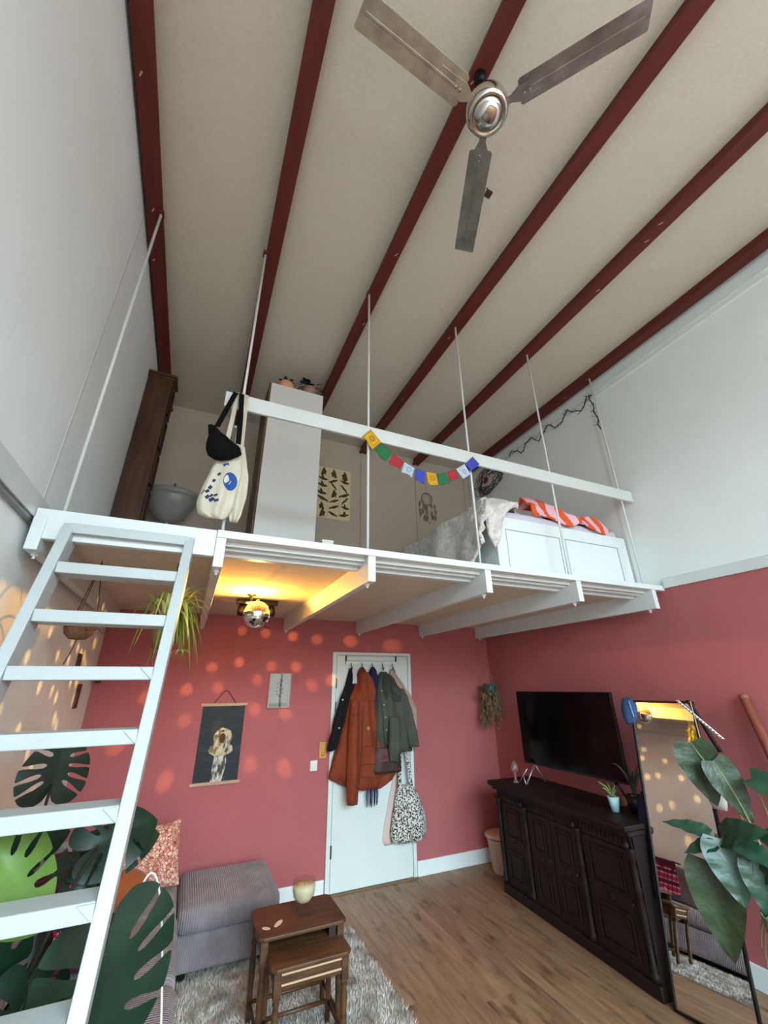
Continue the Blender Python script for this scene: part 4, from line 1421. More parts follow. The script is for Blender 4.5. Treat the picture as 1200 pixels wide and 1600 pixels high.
# black-and-white speckled tote hanging from the door rack's last hook
t = thing('speckled_tote_bag', (3.08, -0.12, 0.31), 'black and white speckled tote bag hanging low beside the door', 'bag')
SPK = mat('speckled_cloth', (48, 44, 44), 0.9, col2=(212, 206, 198), nscale=75, detail=1.5, sharp=(0.44, 0.54), bump=0.15, bscale=60)
D = Drape([(0.315, 2.95, 3.20, 0.05), (0.335, 2.90, 3.265, 0.075), (0.40, 2.885, 3.295, 0.09), (0.52, 2.905, 3.285, 0.09), (0.65, 2.935, 3.24, 0.075), (0.74, 2.955, 3.19, 0.055), (0.80, 2.975, 3.14, 0.035)], YD - 0.02, 2.6, 0.012, 16)
D.mb().build('bag_body', SPK, t, smooth=True)
for (xa, xb) in ((2.985, 3.005), (3.115, 3.075)):
    pts = [(xa, D.y(xa, 0.78) - 0.002, 0.775), ((xa + xb) / 2, -0.10, 0.95), (xb, -0.09, 1.12), (xb - 0.05, -0.085, 1.5), (2.95, -0.08, 1.918)]
    MB().grid([[Vector(p) + Vector((e * 0.019, 0, 0)) for e in (-1, 1)] for p in pts]).build('strap', SPK, t, solid=0.005)
t = thing('pink_cloth_bag', (2.9, -0.06, 0.3), 'thin pale pink cloth bag hanging behind the speckled tote', 'bag')
PK = mat('pale_pink_cloth', (202, 178, 170), 0.9)
Drape([(0.30, 2.845, 2.93, 0.006), (0.335, 2.815, 2.96, 0.010), (0.45, 2.835, 2.98, 0.014), (0.65, 2.885, 3.0, 0.014), (0.85, 2.935, 3.0, 0.012), (1.05, 2.96, 3.01, 0.01)], -0.028, 1.5, 0.004, 17).mb().build('bag_body', PK, t, smooth=True)
MB().tube([(2.985, -0.036, 1.04), (2.985, -0.040, 1.5), (2.95, -0.048, 1.92)], 0.006, 6).build('strap', PK, t)

# ---- wall plates by the door
o = thing('thermostat_plate', (2.172, -0.007, 1.09), 'square brass-coloured wall plate left of the door', 'wall plate')
MB().box(2.135, 2.212, -0.020, -0.0065, 1.085, 1.235).build('plate', mat('brass_plate', (190, 140, 74), 0.35, metal=0.3), o, bevel=0.004)
MB().box(2.15, 2.197, -0.024, -0.020, 1.165, 1.22).build('rocker', mat('brass_plate', (190, 140, 74), 0.35), o, bevel=0.002)
MB().lathe([(0.001, 0.01), (0.016, 0.008), (0.018, 0.0)], (2.174, -0.020, 1.125), 16, ax=(0, -1, 0)).build('dial', mat('brass_plate', (190, 140, 74), 0.35), o, smooth=True)
o = thing('light_switch', (2.088, -0.007, 1.0), 'white light switch left of the door', 'switch')
MB().box(2.052, 2.124, -0.018, -0.0065, 0.985, 1.075).build('plate', mat('switch_white', (224, 220, 214), 0.4), o, bevel=0.004)
for a, b in ((2.062, 2.086), (2.09, 2.114)):
    MB().box(a, b, -0.023, -0.018, 1.005, 1.055).build('rocker', mat('switch_white', (224, 220, 214), 0.4), o, bevel=0.002)

# ---- otter scroll poster
def scroll():
    t = thing('otter_scroll_poster', (1.18, -0.01, 0.95), 'dark scroll poster of a floating otter with wooden bars', 'poster')
    x0, x1, z0, z1 = 0.995, 1.375, 0.965, 1.59
    MB().box(x0, x1, -0.012, -0.010, z0, z1).build('sheet', mat('dark_water_print', (16, 24, 29), 0.6, col2=(44, 54, 60), nscale=6, stretch=(1, 1, 2.5), sharp=(0.5, 0.85)), t)
    MB().box(x0 - 0.02, x1 + 0.02, -0.022, -0.0065, z1 - 0.004, z1 + 0.022).build('top_bar', PALEWOOD, t, bevel=0.003)
    MB().box(x0 - 0.02, x1 + 0.02, -0.022, -0.0065, z0 - 0.018, z0 + 0.008).build('bottom_bar', PALEWOOD, t, bevel=0.003)
    CRM = mat('otter_fur_cream', (206, 192, 156), 0.9, col2=(122, 104, 72), nscale=34, stretch=(1, 1, 0.6), sharp=(0.42, 0.62))
    GRY = mat('otter_fur_grey', (70, 70, 66), 0.9, col2=(208, 204, 190), nscale=45, stretch=(1, 1, 0.35), sharp=(0.42, 0.62))
    BRN = mat('otter_brown', (72, 44, 34), 0.9, col2=(96, 62, 48), nscale=20)
    cx = 1.20
    def lay(name, poly, mm, k):
        MB().prism(poly, (cx, -0.012 - 0.0008 * k, 0), (1, 0, 0), (0, 0, 1), (0, -0.0006, 0)).build(name, mm, t)
    def blob(c, rx, rz, n=22, jag=0.08, seed=1):
        rj = random.Random(seed)
        return [(c[0] + rx * math.cos(a) * (1 + rj.uniform(-jag, jag)), c[1] + rz * math.sin(a) * (1 + rj.uniform(-jag, jag))) for a in [2 * math.pi * k / n for k in range(n)]]
    lay('printed_body', [(-0.06, 0.968), (0.035, 0.968), (0.05, 1.05), (0.06, 1.13), (0.05, 1.18), (-0.05, 1.18), (-0.055, 1.10)], GRY, 1)
    lay('printed_shoulders', blob((0.0, 1.225), 0.105, 0.055, 26, 0.10, 3), CRM, 2)
    lay('printed_head', blob((0.005, 1.315), 0.082, 0.085, 26, 0.06, 4), CRM, 3)
    lay('printed_muzzle', blob((0.0, 1.315), 0.028, 0.042, 18, 0.08, 5), BRN, 4)
    lay('printed_paw', blob((-0.035, 1.245), 0.028, 0.055, 16, 0.06, 6), CRM, 4)
    lay('printed_paw', blob((0.042, 1.25), 0.028, 0.055, 16, 0.06, 7), GRY, 4)
    lay('printed_nose', blob((0.0, 1.375), 0.014, 0.010, 12, 0.05, 8), BRN, 5)
    m = MB().tube([(1.085, -0.012, 1.612), (1.165, -0.010, 1.715), (1.185, -0.010, 1.722), (1.205, -0.010, 1.715), (1.285, -0.012, 1.612)], 0.0035, 6)
    m.build('hanging_cord', mat('dark_red_cord', (88, 26, 28), 0.8), t)


scroll()

# ---- small framed print
def framed():
    t = thing('framed_print', (1.695, -0.01, 1.55), 'small framed botanical print in a thin pink-brown frame', 'picture')
    x0, x1, z0, z1 = 1.578, 1.811, 1.553, 1.884
    FR = mat('rosewood_frame', (172, 112, 96), 0.5)
    m = MB()
    w = 0.010
    for q in ((x0, x1, z1 - w, z1), (x0, x1, z0, z0 + w), (x0, x0 + w, z0 + w, z1 - w), (x1 - w, x1, z0 + w, z1 - w)):
        m.box(q[0], q[1], -0.024, -0.0065, q[2], q[3])
    m.build('frame', FR, t, bevel=0.001)
    MB().box(x0 + w, x1 - w, -0.014, -0.0075, z0 + w, z1 - w).build('print_sheet', mat('grey_print_paper', (176, 168, 162), 0.7, col2=(160, 152, 146), nscale=4), t)
    MB().box(x0 + w, x1 - w, -0.0175, -0.0155, z0 + w, z1 - w).build('glass_pane', GLASS, t)
    rb = random.Random(9)
    INK = mat('plum_ink', (118, 84, 84), 0.8)
    m = MB().tube([(1.69, -0.0145, 1.57), (1.70, -0.0145, 1.68), (1.695, -0.0145, 1.80)], 0.0014, 4)
    m.build('printed_stem', mat('green_ink', (96, 108, 84), 0.8), t)
    for k in range(14):
        z = 1.66 + 0.012 * k
        x = 1.697 + rb.uniform(-0.032, 0.032)
        o = MB().prism([(0.011 * math.cos(a), 0.009 * math.sin(a)) for a in [i * 1.047 for i in range(6)]], (x, -0.0142, z), (1, 0, 0), (0, 0, 1), (0, -0.0006, 0)).build('printed_flower', INK, t)
    for k in range(10):
        x = x0 + 0.03 + 0.018 * k
        MB().prism([(-0.012, 0), (0.012, 0), (0.006, 0.03 + 0.02 * rb.random()), (-0.004, 0.035)], (x, -0.0142, 1.566), (1, 0, 0), (0, 0, 1), (0, -0.0006, 0)).build('printed_grass', mat('green_ink', (96, 108, 84), 0.8), t)


framed()

# ---- plaques on the left wall
for zc, lab in ((1.905, 'upper narrow dark red wall plaque on the left wall'), (1.70, 'lower narrow dark red wall plaque on the left wall')):
    yc = -0.75 if zc > 1.8 else -0.50
    t = thing('wall_plaque', (XL, yc, zc), lab, 'plaque', 'narrow plaques on the left wall')
    MB().box(XL, XL + 0.012, yc - 0.055, yc + 0.055, zc - 0.085, zc + 0.085).build('board', mat('plaque_red', (92, 54, 50), 0.7, col2=(72, 40, 38), nscale=20), t, bevel=0.003)
    MB().box(XL + 0.012, XL + 0.0135, yc - 0.04, yc + 0.04, zc - 0.07, zc + 0.07).build('inset', mat('plaque_inset', (104, 64, 60), 0.7, col2=(66, 36, 36), nscale=40), t)

# ---- dark corner shelf with a trailing dried plant
t = thing('corner_shelf', (0.17, -0.06, 1.86), 'small dark shelf with dried plant in the back left corner', 'shelf')
MB().box(XL + 0.002, 0.27, -0.14, -0.007, 1.868, 1.89).build('board', mat('dark_red_shelf', (58, 22, 22), 0.6), t, bevel=0.003)
MB().box(0.10, 0.125, -0.12, -0.008, 1.80, 1.868).build('bracket', mat('dark_red_shelf', (58, 22, 22), 0.6), t)
rt = random.Random(17)
for k in range(26):
    x = rt.uniform(0.09, 0.26)
    MB().tube(bez((x, -0.08, 1.895), (x + rt.uniform(-.03, .03), -0.16, 1.90 + rt.uniform(0, .05)), (x + rt.uniform(-.04, .04), -0.17, 1.83 + rt.uniform(-.04, .06)), 5), [0.003, 0.003, 0.0025, 0.002, 0.0015, 0.001], 4).build('dried_stem', mat('dried_red_plant', (70, 34, 32), 0.9), t)

# ---- beige bin with lid
t = thing('lidded_bin', (4.03, -0.34, 0), 'beige tapered waste bin with lid beside the dark cabinet', 'bin')
BG = mat('beige_plastic', (196, 168, 148), 0.55)
c = (4.05, -0.30, 0.001)
MB().lathe([(0.001, 0), (0.105, 0.0), (0.112, 0.01), (0.145, 0.27), (0.150, 0.275), (0.150, 0.285), (0.001, 0.285)], c, 32, caps=False).build('bin_body', BG, t, smooth=True)
MB().lathe([(0.001, 0.286), (0.143, 0.286), (0.143, 0.297), (0.001, 0.297)], c, 32, caps=False).build('rim_gap', mat('bin_liner_black', (24, 20, 20), 0.5), t)
MB().lathe([(0.152, 0.296), (0.166, 0.298), (0.168, 0.318), (0.158, 0.328), (0.08, 0.336), (0.001, 0.338)], c, 32, caps=False).build('bin_lid', BG, t, smooth=True)

# ---- dark carved sideboard along the right wall (slightly turned)
def sideboard():
    t = thing('carved_sideboard', (3.755, -1.36, 0), 'long dark carved wooden sideboard along the right wall', 'sideboard')
    # local frame: u along the front (towards the camera = +u), v depth towards the wall, z up
    A = Vector((3.785, -0.66, 0))
    Bp = Vector((3.697, -2.185, 0))
    U = (Bp - A).normalized()
    V = Vector((-U.y, U.x, 0))
    if V.x < 0:
        V = -V
    Lw, Dp, H = (Bp - A).length, 0.46, 0.86

    def bx(u0, u1, v0, v1, z0, z1):
        m = MB()
        c = A + U * ((u0 + u1) / 2) + V * ((v0 + v1) / 2) + Vector((0, 0, (z0 + z1) / 2))
        return m.obox(c, U, V, (0, 0, 1), abs(u1 - u0) / 2, abs(v1 - v0) / 2, (z1 - z0) / 2)
    P = lambda u, v, z: A + U * u + V * v + Vector((0, 0, z))
    bx(0, Lw, 0.0, Dp, 0.07, 0.80).build('carcass', DARKWOOD, t, bevel=0.004)
    bx(-0.02, Lw + 0.004, -0.02, Dp, 0.0, 0.075).build('plinth', DARKWOOD, t, bevel=0.008)
    bx(-0.035, Lw + 0.006, -0.035, Dp + 0.005, 0.80, 0.825).build('cornice', DARKWOOD, t, bevel=0.008)
    bx(-0.07, Lw + 0.012, -0.065, Dp + 0.02, 0.832, 0.868).build('top_slab', DARKWOOD, t, bevel=0.010)
    bx(-0.05, Lw + 0.008, -0.048, Dp + 0.01, 0.825, 0.832).build('moulding', DARKWOOD, t)
    bx(0.01, Lw - 0.01, -0.012, 0.0, 0.725, 0.795).build('frieze', DARKWOOD, t, bevel=0.003)
    dm = bx(-0.009, 0.009, -0.012, 0.0, 0.0, 0.030)
    n = 40
    for k in range(n):
        u = 0.05 + (Lw - 0.1) * k / (n - 1)
        bx(u - 0.009, u + 0.009, -0.022, -0.012, 0.745, 0.78).build('dentil', DARKWOOD, t)
    cols = [0.025, 0.405, 1.03, Lw - 0.025]
    prof = [(0.026, 0.09), (0.026, 0.12), (0.018, 0.13), (0.024, 0.15), (0.015, 0.17), (0.020, 0.30), (0.024, 0.42), (0.018, 0.50), (0.026, 0.52), (0.017, 0.54), (0.021, 0.62), (0.016, 0.66), (0.027, 0.68), (0.027, 0.72), (0.030, 0.735)]
    for u in cols:
        MB().lathe(prof, P(u, -0.012, 0.0), 12).build('half_column', DARKWOOD, t, smooth=True)
        MB().lathe([(0.001, -0.02), (0.014, -0.014), (0.018, 0.0), (0.014, 0.016), (0.001, 0.022)], P(u, -0.045, 0.755), 10).build('corbel', DARKWOOD, t, smooth=True)
    doors = [(0.06, 0.37), (0.44, 0.705), (0.72, 0.995), (1.065, Lw - 0.06)]
    for a, b in doors:
        d = bx(a, b, -0.010, 0.0, 0.10, 0.715).build('cabinet_door', DARKWOOD, t, bevel=0.004)
        for z0, z1 in ((0.14, 0.36), (0.45, 0.68)):
            p0, p1 = a + 0.055, b - 0.055
            m = bx(p0, p1, -0.020, -0.010, z0, z0 + 0.014)
            for q in ((p0, p1, z1 - 0.014, z1), (p0, p0 + 0.014, z0 + 0.014, z1 - 0.014), (p1 - 0.014, p1, z0 + 0.014, z1 - 0.014)):
                c = A + U * ((q[0] + q[1]) / 2) + V * -0.015 + Vector((0, 0, (q[2] + q[3]) / 2))
                m.obox(c, U, V, (0, 0, 1), (q[1] - q[0]) / 2, 0.005, (q[3] - q[2]) / 2)
            m.build('panel_moulding', DARKWOOD, d, bevel=0.003)
            bx(p0 + 0.03, p1 - 0.03, -0.017, -0.010, z0 + 0.03, z1 - 0.03).build('raised_panel', DARKWOOD, d, bevel=0.006)
        cu = (a + b) / 2
        MB().lathe([(0.001, 0.012), (0.02, 0.010), (0.026, 0.004), (0.03, 0.0)], P(cu, -0.010, 0.405), 12, ax=-V).build('carved_rosette', DARKWOOD, d, smooth=True)
        MB().lathe([(0.001, 0.02), (0.010, 0.018), (0.011, 0.010), (0.006, 0.0)], P(b - 0.02, -0.010, 0.43), 10, ax=-V).build('door_knob', mat('dark_brass', (70, 52, 36), 0.4, metal=0.7), d, smooth=True)
    return P


SB = sideboard()
ZT = 0.869

# ---- television
t = thing('television', (4.02, -1.42, ZT), 'large black flat television on the dark sideboard', 'television')
TVX = 4.02
MB().box(TVX, TVX + 0.03, -1.975, -0.835, 1.03, 1.682).build('bezel', BLACKP, t, bevel=0.004)
MB().box(TVX - 0.0012, TVX, -1.967, -0.843, 1.046, 1.674).build('screen', SCREEN, t)
MB().box(TVX + 0.03, TVX + 0.07, -1.75, -1.05, 1.05, 1.35).build('rear_housing', BLACKP, t, bevel=0.01)
ALU = mat('silver_aluminium', (170, 172, 176), 0.35, metal=0.8)
for yy in (-0.96, -1.86):
    m = MB().tube([(TVX + 0.015, yy, 1.035), (TVX - 0.11, yy + 0.0, ZT + 0.008)], 0.008, 8)
    m.tube([(TVX + 0.015, yy, 1.035), (TVX + 0.12, yy, ZT + 0.008)], 0.008, 8)
    m.build('foot', ALU if yy > -1.4 else BLACKM, t, smooth=True)

# ---- small things on the sideboard
t = thing('glass_bulb_vase', (3.93, -0.80, ZT), 'little clear glass bulb vase at the end of the sideboard', 'vase')
c = (3.90, -0.82, ZT)
MB().lathe([(0.001, 0.0), (0.028, 0.0), (0.03, 0.006), (0.010, 0.02), (0.008, 0.06), (0.012, 0.08), (0.03, 0.10), (0.036, 0.125), (0.030, 0.155), (0.014, 0.175), (0.012, 0.185)], c, 20, caps=False).build('vase_body', mat('pink_clear_glass', (236, 214, 206), 0.03, trans=0.9), t, smooth=True, solid=0.002)

t = thing('silver_cross_stand', (3.95, -0.93, ZT), 'silver crossed rod stand on the sideboard left of the television', 'stand')
MB().tube([(3.90, -0.96, ZT + 0.006), (3.95, -0.86, ZT + 0.12)], 0.005, 8).build('rod', ALU, t, smooth=True)
MB().tube([(3.905, -0.86, ZT + 0.006), (3.945, -0.95, ZT + 0.13)], 0.005, 8).build('rod', ALU, t, smooth=True)

t = thing('potted_succulent', (3.93, -1.93, ZT), 'green plant in a small pale blue pot on the sideboard', 'plant')
c = Vector((3.885, -1.93, ZT))
pot(MB(), c + Vector((0, 0, 0.001)), 0.026, 0.042, 0.095).build('pot', mat('pale_blue_ceramic', (170, 206, 214), 0.35), t, smooth=True)
MB().lathe([(0.001, 0.0), (0.033, 0.0)], c + Vector((0, 0, 0.086)), 16, caps=False).build('soil', SOIL, t)
rl = random.Random(6)
for k in range(11):
    a = rl.uniform(0.6, 5.2)
    e = Vector((math.cos(a) * 0.05, math.sin(a) * 0.085 + 0.02, rl.uniform(0.06, 0.12)))
    m = MB().tube(bez(c + Vector((0, 0, 0.088)), c + e * 0.5 + Vector((0, 0, 0.11)), c + e + Vector((0, 0, 0.07)), 6), [0.005, 0.007, 0.007, 0.006, 0.005, 0.004, 0.001], 6)
    m.build('leaf', mat('succulent_green', (126, 152, 80), 0.5), t, smooth=True)
t = thing('dark_leafy_plant', (4.02, -2.02, ZT), 'dark leafy plant in a black pot by the mirror on the sideboard', 'plant')
c = Vector((4.0, -2.03, ZT))
pot(MB(), c + Vector((0, 0, 0.001)), 0.045, 0.06, 0.11).build('pot', mat('black_ceramic', (26, 25, 24), 0.4), t, smooth=True)
for k in range(16):
    a = rl.uniform(0, 6.28)
    L = rl.uniform(0.12, 0.24)
    ribbon(MB(), bez(c + Vector((0, 0, 0.09)), c + Vector((0.03 * math.cos(a), 0.03 * math.sin(a), 0.09 + L)), c + Vector((0.09 * math.cos(a), 0.12 * math.sin(a) + 0.02, 0.12 + L * 0.8)), 8), 0.009, (0.3, 1, 0)).build('leaf', mat('dark_olive_leaf', (52, 58, 40), 0.5), t, smooth=True)
o = tag(MB().box(4.03, 4.11, -1.86, -1.80, ZT + 0.001, ZT + 0.07).build('wooden_block', mat_wood('honey_wood', (108, 66, 36), (136, 88, 50), 0.5), None, bevel=0.006), 'small brown wooden block behind the pale blue pot', 'block')

# ================================================================ SEATING AREA
def sofa():
    t = thing('corner_sofa', (0.6, -1.2, 0), 'grey corduroy corner sofa with chaise against the rose wall', 'sofa')
    SEAM = mat('sofa_seam', (92, 88, 94), 0.9)

    def cushion(name, x0, x1, y0, y1, z0, z1, mm, bev=0.045, puff=0.0, par=t):
        m = MB()
        nx, ny = max(4, int((x1 - x0) / 0.08)), max(4, int((y1 - y0) / 0.08))
        # box with puffed, gently uneven top
        top = [[(x0 + (x1 - x0) * i / nx, y0 + (y1 - y0) * j / ny, z1 + puff * (math.sin(math.pi * i / nx) * math.sin(math.pi * j / ny)) ** 0.6
                 + (0.008 * mnoise.noise((x0 * 3 + i * 0.35, y0 * 3 + j * 0.35, 3)) if 0 < i < nx and 0 < j < ny else 0)) for i in range(nx + 1)] for j in range(ny + 1)]
        m.grid(top)
        bot = [[(x0 + (x1 - x0) * i / nx, y0 + (y1 - y0) * j / ny, z0) for i in range(nx + 1)] for j in range(ny + 1)]
        m.grid(bot, flip=True)
        for a, b in ((top[0], bot[0]), (bot[-1], top[-1])):
            m.grid([a, b])
        for i in (0, nx):
            m.grid([[r_[i] for r_ in top], [r_[i] for r_ in bot]], flip=(i == 0))
        me = m.mesh(name)
        bm = bmesh.new()
        bm.from_mesh(me)
        bmesh.ops.remove_doubles(bm, verts=bm.verts, dist=0.0005)
        bmesh.ops.recalc_face_normals(bm, faces=bm.faces)
        bm.to_mesh(me)
        bm.free()
        return link(name, me, mm, par, smooth=True, bevel=bev, seg=4)
    # run along the left wall
    MB().box(0.10, 0.985, -2.28, -0.86, 0.06, 0.27).build('seat_base', CORD_Y, t, bevel=0.02, seg=3, smooth=True)
    cushion('seat_cushion', 0.28, 1.0, -1.58, -0.86, 0.272, 0.41, CORD_Y, 0.05, 0.015)
    cushion('seat_cushion', 0.28, 1.0, -2.30, -1.59, 0.272, 0.41, CORD_Y, 0.05, 0.015)
    for a, b in ((-0.86, -0.40), (-1.58, -0.87), (-2.30, -1.59)):
        cushion('back_cushion', 0.075, 0.30, a, b, 0.40, 0.74, CORD_V, 0.07, 0.02)
    # corner and chaise along the back wall
    MB().box(0.10, 1.66, -0.80, -0.06, 0.06, 0.25).build('chaise_base', CORD_V, t, bevel=0.02, seg=3, smooth=True)
    cushion('corner_cushion', 0.28, 0.99, -0.855, -0.26, 0.252, 0.40, CORD_Y, 0.05, 0.012)
    cushion('chaise_cushion', 1.0, 1.672, -0.825, -0.15, 0.252, 0.402, CORD_V, 0.05, 0.012)
    bc = cushion('back_cushion', 0.075, 0.955, -0.27, -0.05, 0.38, 0.635, CORD_V, 0.05, 0.01)
    MB().box(0.885, 0.925, -0.276, -0.268, 0.575, 0.62).build('label_tag', mat('black_tag', (24, 20, 22), 0.7), bc)
    for x, y in ((1.60, -0.73), (1.06, -0.73), (0.93, -2.2), (0.16, -2.2), (0.16, -0.15), (1.60, -0.12)):
        MB().box(x - 0.035, x + 0.035, y - 0.035, y + 0.035, 0.013 if x > 1 and y < -0.6 else 0.0, 0.06).build('foot', BLACKP, t)


sofa()

# ---- cushions and throw on the sofa
def pillow(name, c, w, h, d, nrm, up, mm, label, cat='cushion', roundp=False):
    n_, u_ = Vector(nrm).normalized(), Vector(up)
    u_ = (u_ - n_ * u_.dot(n_)).normalized()
    s_ = u_.cross(n_)
    c = Vector(c)
    N = 16
    rowsF, rowsB = [], []
    for i in range(N + 1):
        rf, rb = [], []
        for j in range(N + 1):
            a, b = -1 + 2 * i / N, -1 + 2 * j / N
            if roundp:
                k = math.hypot(a, b)
                mx = max(abs(a), abs(b))
                f_ = mx / k if k > 1e-6 else 0
                a2, b2 = a * f_, b * f_
                th = d * math.sqrt(max(0.0, 1 - (mx) ** 2.4)) + 0.004
            else:
                a2, b2 = a * (1 - 0.06 * (1 - b * b)), b * (1 - 0.06 * (1 - a * a))
                th = d * ((1 - a ** 4) * (1 - b ** 4)) ** 0.55 + 0.002
            p = c + s_ * (a2 * w / 2) + u_ * (b2 * h / 2)
            rf.append(p + n_ * th)
            rb.append(p - n_ * th)
        rowsF.append(rf)
        rowsB.append(rb)
    m = MB().grid(rowsF)
    m.grid(rowsB, flip=True)
    o = m.build(name, mm, None, smooth=True)
    return tag(o, label, cat)


PAT = mat('pink_ornament', (196, 132, 116), 0.9, col2=(226, 190, 164), nscale=24, detail=2, sharp=(0.46, 0.54))
_nt = PAT.node_tree
_v = _nt.nodes.new('ShaderNodeTexVoronoi')
_v.inputs['Scale'].default_value = 46
_v.feature = 'DISTANCE_TO_EDGE'
_tc = _nt.nodes['Texture Coordinate']
_nt.links.new(_tc.outputs['Object'], _v.inputs['Vector'])
_rp = _nt.nodes.new('ShaderNodeValToRGB')
_rp.color_ramp.elements[0].position = 0.03
_rp.color_ramp.elements[1].position = 0.10
_rp.color_ramp.elements[0].color = lin((176, 100, 96))
_rp.color_ramp.elements[1].color = (1, 1, 1, 1)
_mx = _nt.nodes.new('ShaderNodeMix')
_mx.data_type = 'RGBA'
_mx.blend_type = 'MULTIPLY'
_mx.inputs['Factor'].default_value = 1.0
_b = _nt.nodes['Principled BSDF']
_src = _b.inputs['Base Color'].links[0].from_socket
_nt.links.new(_v.outputs['Distance'], _rp.inputs[0])
_nt.links.new(_src, _mx.inputs['A'])
_nt.links.new(_rp.outputs[0], _mx.inputs['B'])
_nt.links.new(_mx.outputs['Result'], _b.inputs['Base Color'])
pillow('patterned_cushion', (0.76, -0.44, 0.60), 0.42, 0.40, 0.055, (0.12, -1, 0.42), (-0.12, 0.4, 1), PAT, 'pink ornamental patterned cushion in the sofa corner')
pillow('orange_cushion', (0.66, -0.80, 0.535), 0.30, 0.26, 0.055, (0.3, -0.8, 0.6), (0, 0.4, 1), mat('burnt_orange_velvet', (158, 84, 40), 0.8, col2=(140, 70, 30), nscale=12, sheen=0.3), 'round burnt orange cushion leaning on the patterned cushion', roundp=True)
pillow('grey_cushion', (0.40, -0.52, 0.60), 0.42, 0.36, 0.07, (0.5, -1, 0.4), (0, 0.3, 1), mat('light_grey_fabric', (138, 132, 134), 0.9, bump=0.2, bscale=60), 'plain grey cushion in the far sofa corner')
PLAID = mat('magenta_plaid', (150, 24, 62), 0.9, bump=0.2, bscale=90)
_nt = PLAID.node_tree
_b = _nt.nodes['Principled BSDF']
_tc = _nt.nodes['Texture Coordinate']
prev = None
for ax, sc_, thr, cc in (('X', 6.0, 0.93, (214, 150, 160)), ('Z', 6.0, 0.93, (214, 150, 160)), ('Y', 7.0, 0.90, (40, 20, 50)), ('X', 3.0, 0.8, (70, 14, 44)), ('Z', 3.0, 0.8, (70, 14, 44))):
    w = _nt.nodes.new('ShaderNodeTexWave')
    w.bands_direction = ax
    w.inputs['Scale'].default_value = sc_
    _nt.links.new(_tc.outputs['Object'], w.inputs['Vector'])
    g = _nt.nodes.new('ShaderNodeMath')
    g.operation = 'GREATER_THAN'
    g.inputs[1].default_value = thr
    _nt.links.new(w.outputs['Fac'], g.inputs[0])
    mx = _nt.nodes.new('ShaderNodeMix')
    mx.data_type = 'RGBA'
    mx.inputs['A'].default_value = lin((158, 26, 66))
    mx.inputs['B'].default_value = lin(cc)
    _nt.links.new(g.outputs[0], mx.inputs['Factor'])
    if prev:
        _nt.links.new(prev, mx.inputs['A'])
    prev = mx.outputs['Result']
_nt.links.new(prev, _b.inputs['Base Color'])


def throw():
    rows = []
    for i in range(25):
        q = i / 24
        row = []
        for k in range(17):
            s = k / 16
            y = -1.42 + 0.62 * s + 0.03 * math.sin(q * 6)
            if q < 0.4:
                x, z = 0.20 + 0.14 * q / 0.4, 0.775 - 0.03 * q
            elif q < 0.75:
                tt = (q - 0.4) / 0.35
                x, z = 0.34 + 0.08 * tt, 0.763 - 0.30 * tt
            else:
                tt = (q - 0.75) / 0.25
                x, z = 0.42 + 0.30 * tt, 0.463 - 0.012 * tt
            w = 0.018 * math.sin(s * 19 + q * 4) + 0.012 * mnoise.noise((q * 6, s * 6, 2))
            row.append((x + abs(w) * 0.8 + 0.012, y, z + abs(w) * 0.5 + 0.01))
        rows.append(row)
    o = MB().grid(rows).build('plaid_throw', PLAID, None, smooth=True, solid=0.012)
    tag(o, 'crumpled magenta plaid throw over the sofa back', 'blanket')


throw()

# ---- rug
def rug():
    t = thing('shaggy_rug', (1.3, -1.9, 0), 'cream and grey shaggy rug under the nesting tables', 'rug')
    x0, x1, y0, y1 = 0.972, 2.285, -3.35, -0.60
    MB().box(x0, x1, y0, y1, 0.001, 0.012).build('backing', mat('rug_backing', (176, 168, 158), 0.95), t)
    RUG = mat('rug_pile', (134, 122, 110), 0.95, col2=(206, 197, 186), nscale=9, detail=5, sharp=(0.36, 0.6), spec=0.1)
    rg = np.random.default_rng(5)
    n = 42000
    px = rg.uniform(x0, x1, n)
    py = rg.uniform(y0, y1, n)
    a = rg.uniform(0, 2 * np.pi, n)
    lean = rg.uniform(0.2, 0.9, n) * 0.022
    fx = np.array([mnoise.noise((x * 5, y * 5, 0)) for x, y in zip(px, py)]) * 6.0 + a * 0.5
    h = rg.uniform(0.010, 0.024, n)
    w = 0.0038
    V = np.empty((n, 3, 3))
    V[:, 0, 0] = px + w * np.cos(a)
    V[:, 0, 1] = py + w * np.sin(a)
    V[:, 0, 2] = 0.010
    V[:, 1, 0] = px - w * np.cos(a)
    V[:, 1, 1] = py - w * np.sin(a)
    V[:, 1, 2] = 0.010
    V[:, 2, 0] = px + lean * np.cos(fx)
    V[:, 2, 1] = py + lean * np.sin(fx)
    V[:, 2, 2] = 0.012 + h
    me = bpy.data.meshes.new('pile')
    me.vertices.add(n * 3)
    me.vertices.foreach_set('co', V.ravel())
    me.loops.add(n * 3)
    me.loops.foreach_set('vertex_index', np.arange(n * 3, dtype=np.int32))
    me.polygons.add(n)
    me.polygons.foreach_set('loop_start', np.arange(0, n * 3, 3, dtype=np.int32))
    me.polygons.foreach_set('loop_total', np.full(n, 3, dtype=np.int32))
    me.update()
    o = link('pile', me, RUG, t)
    o['kind'] = 'stuff'


rug()

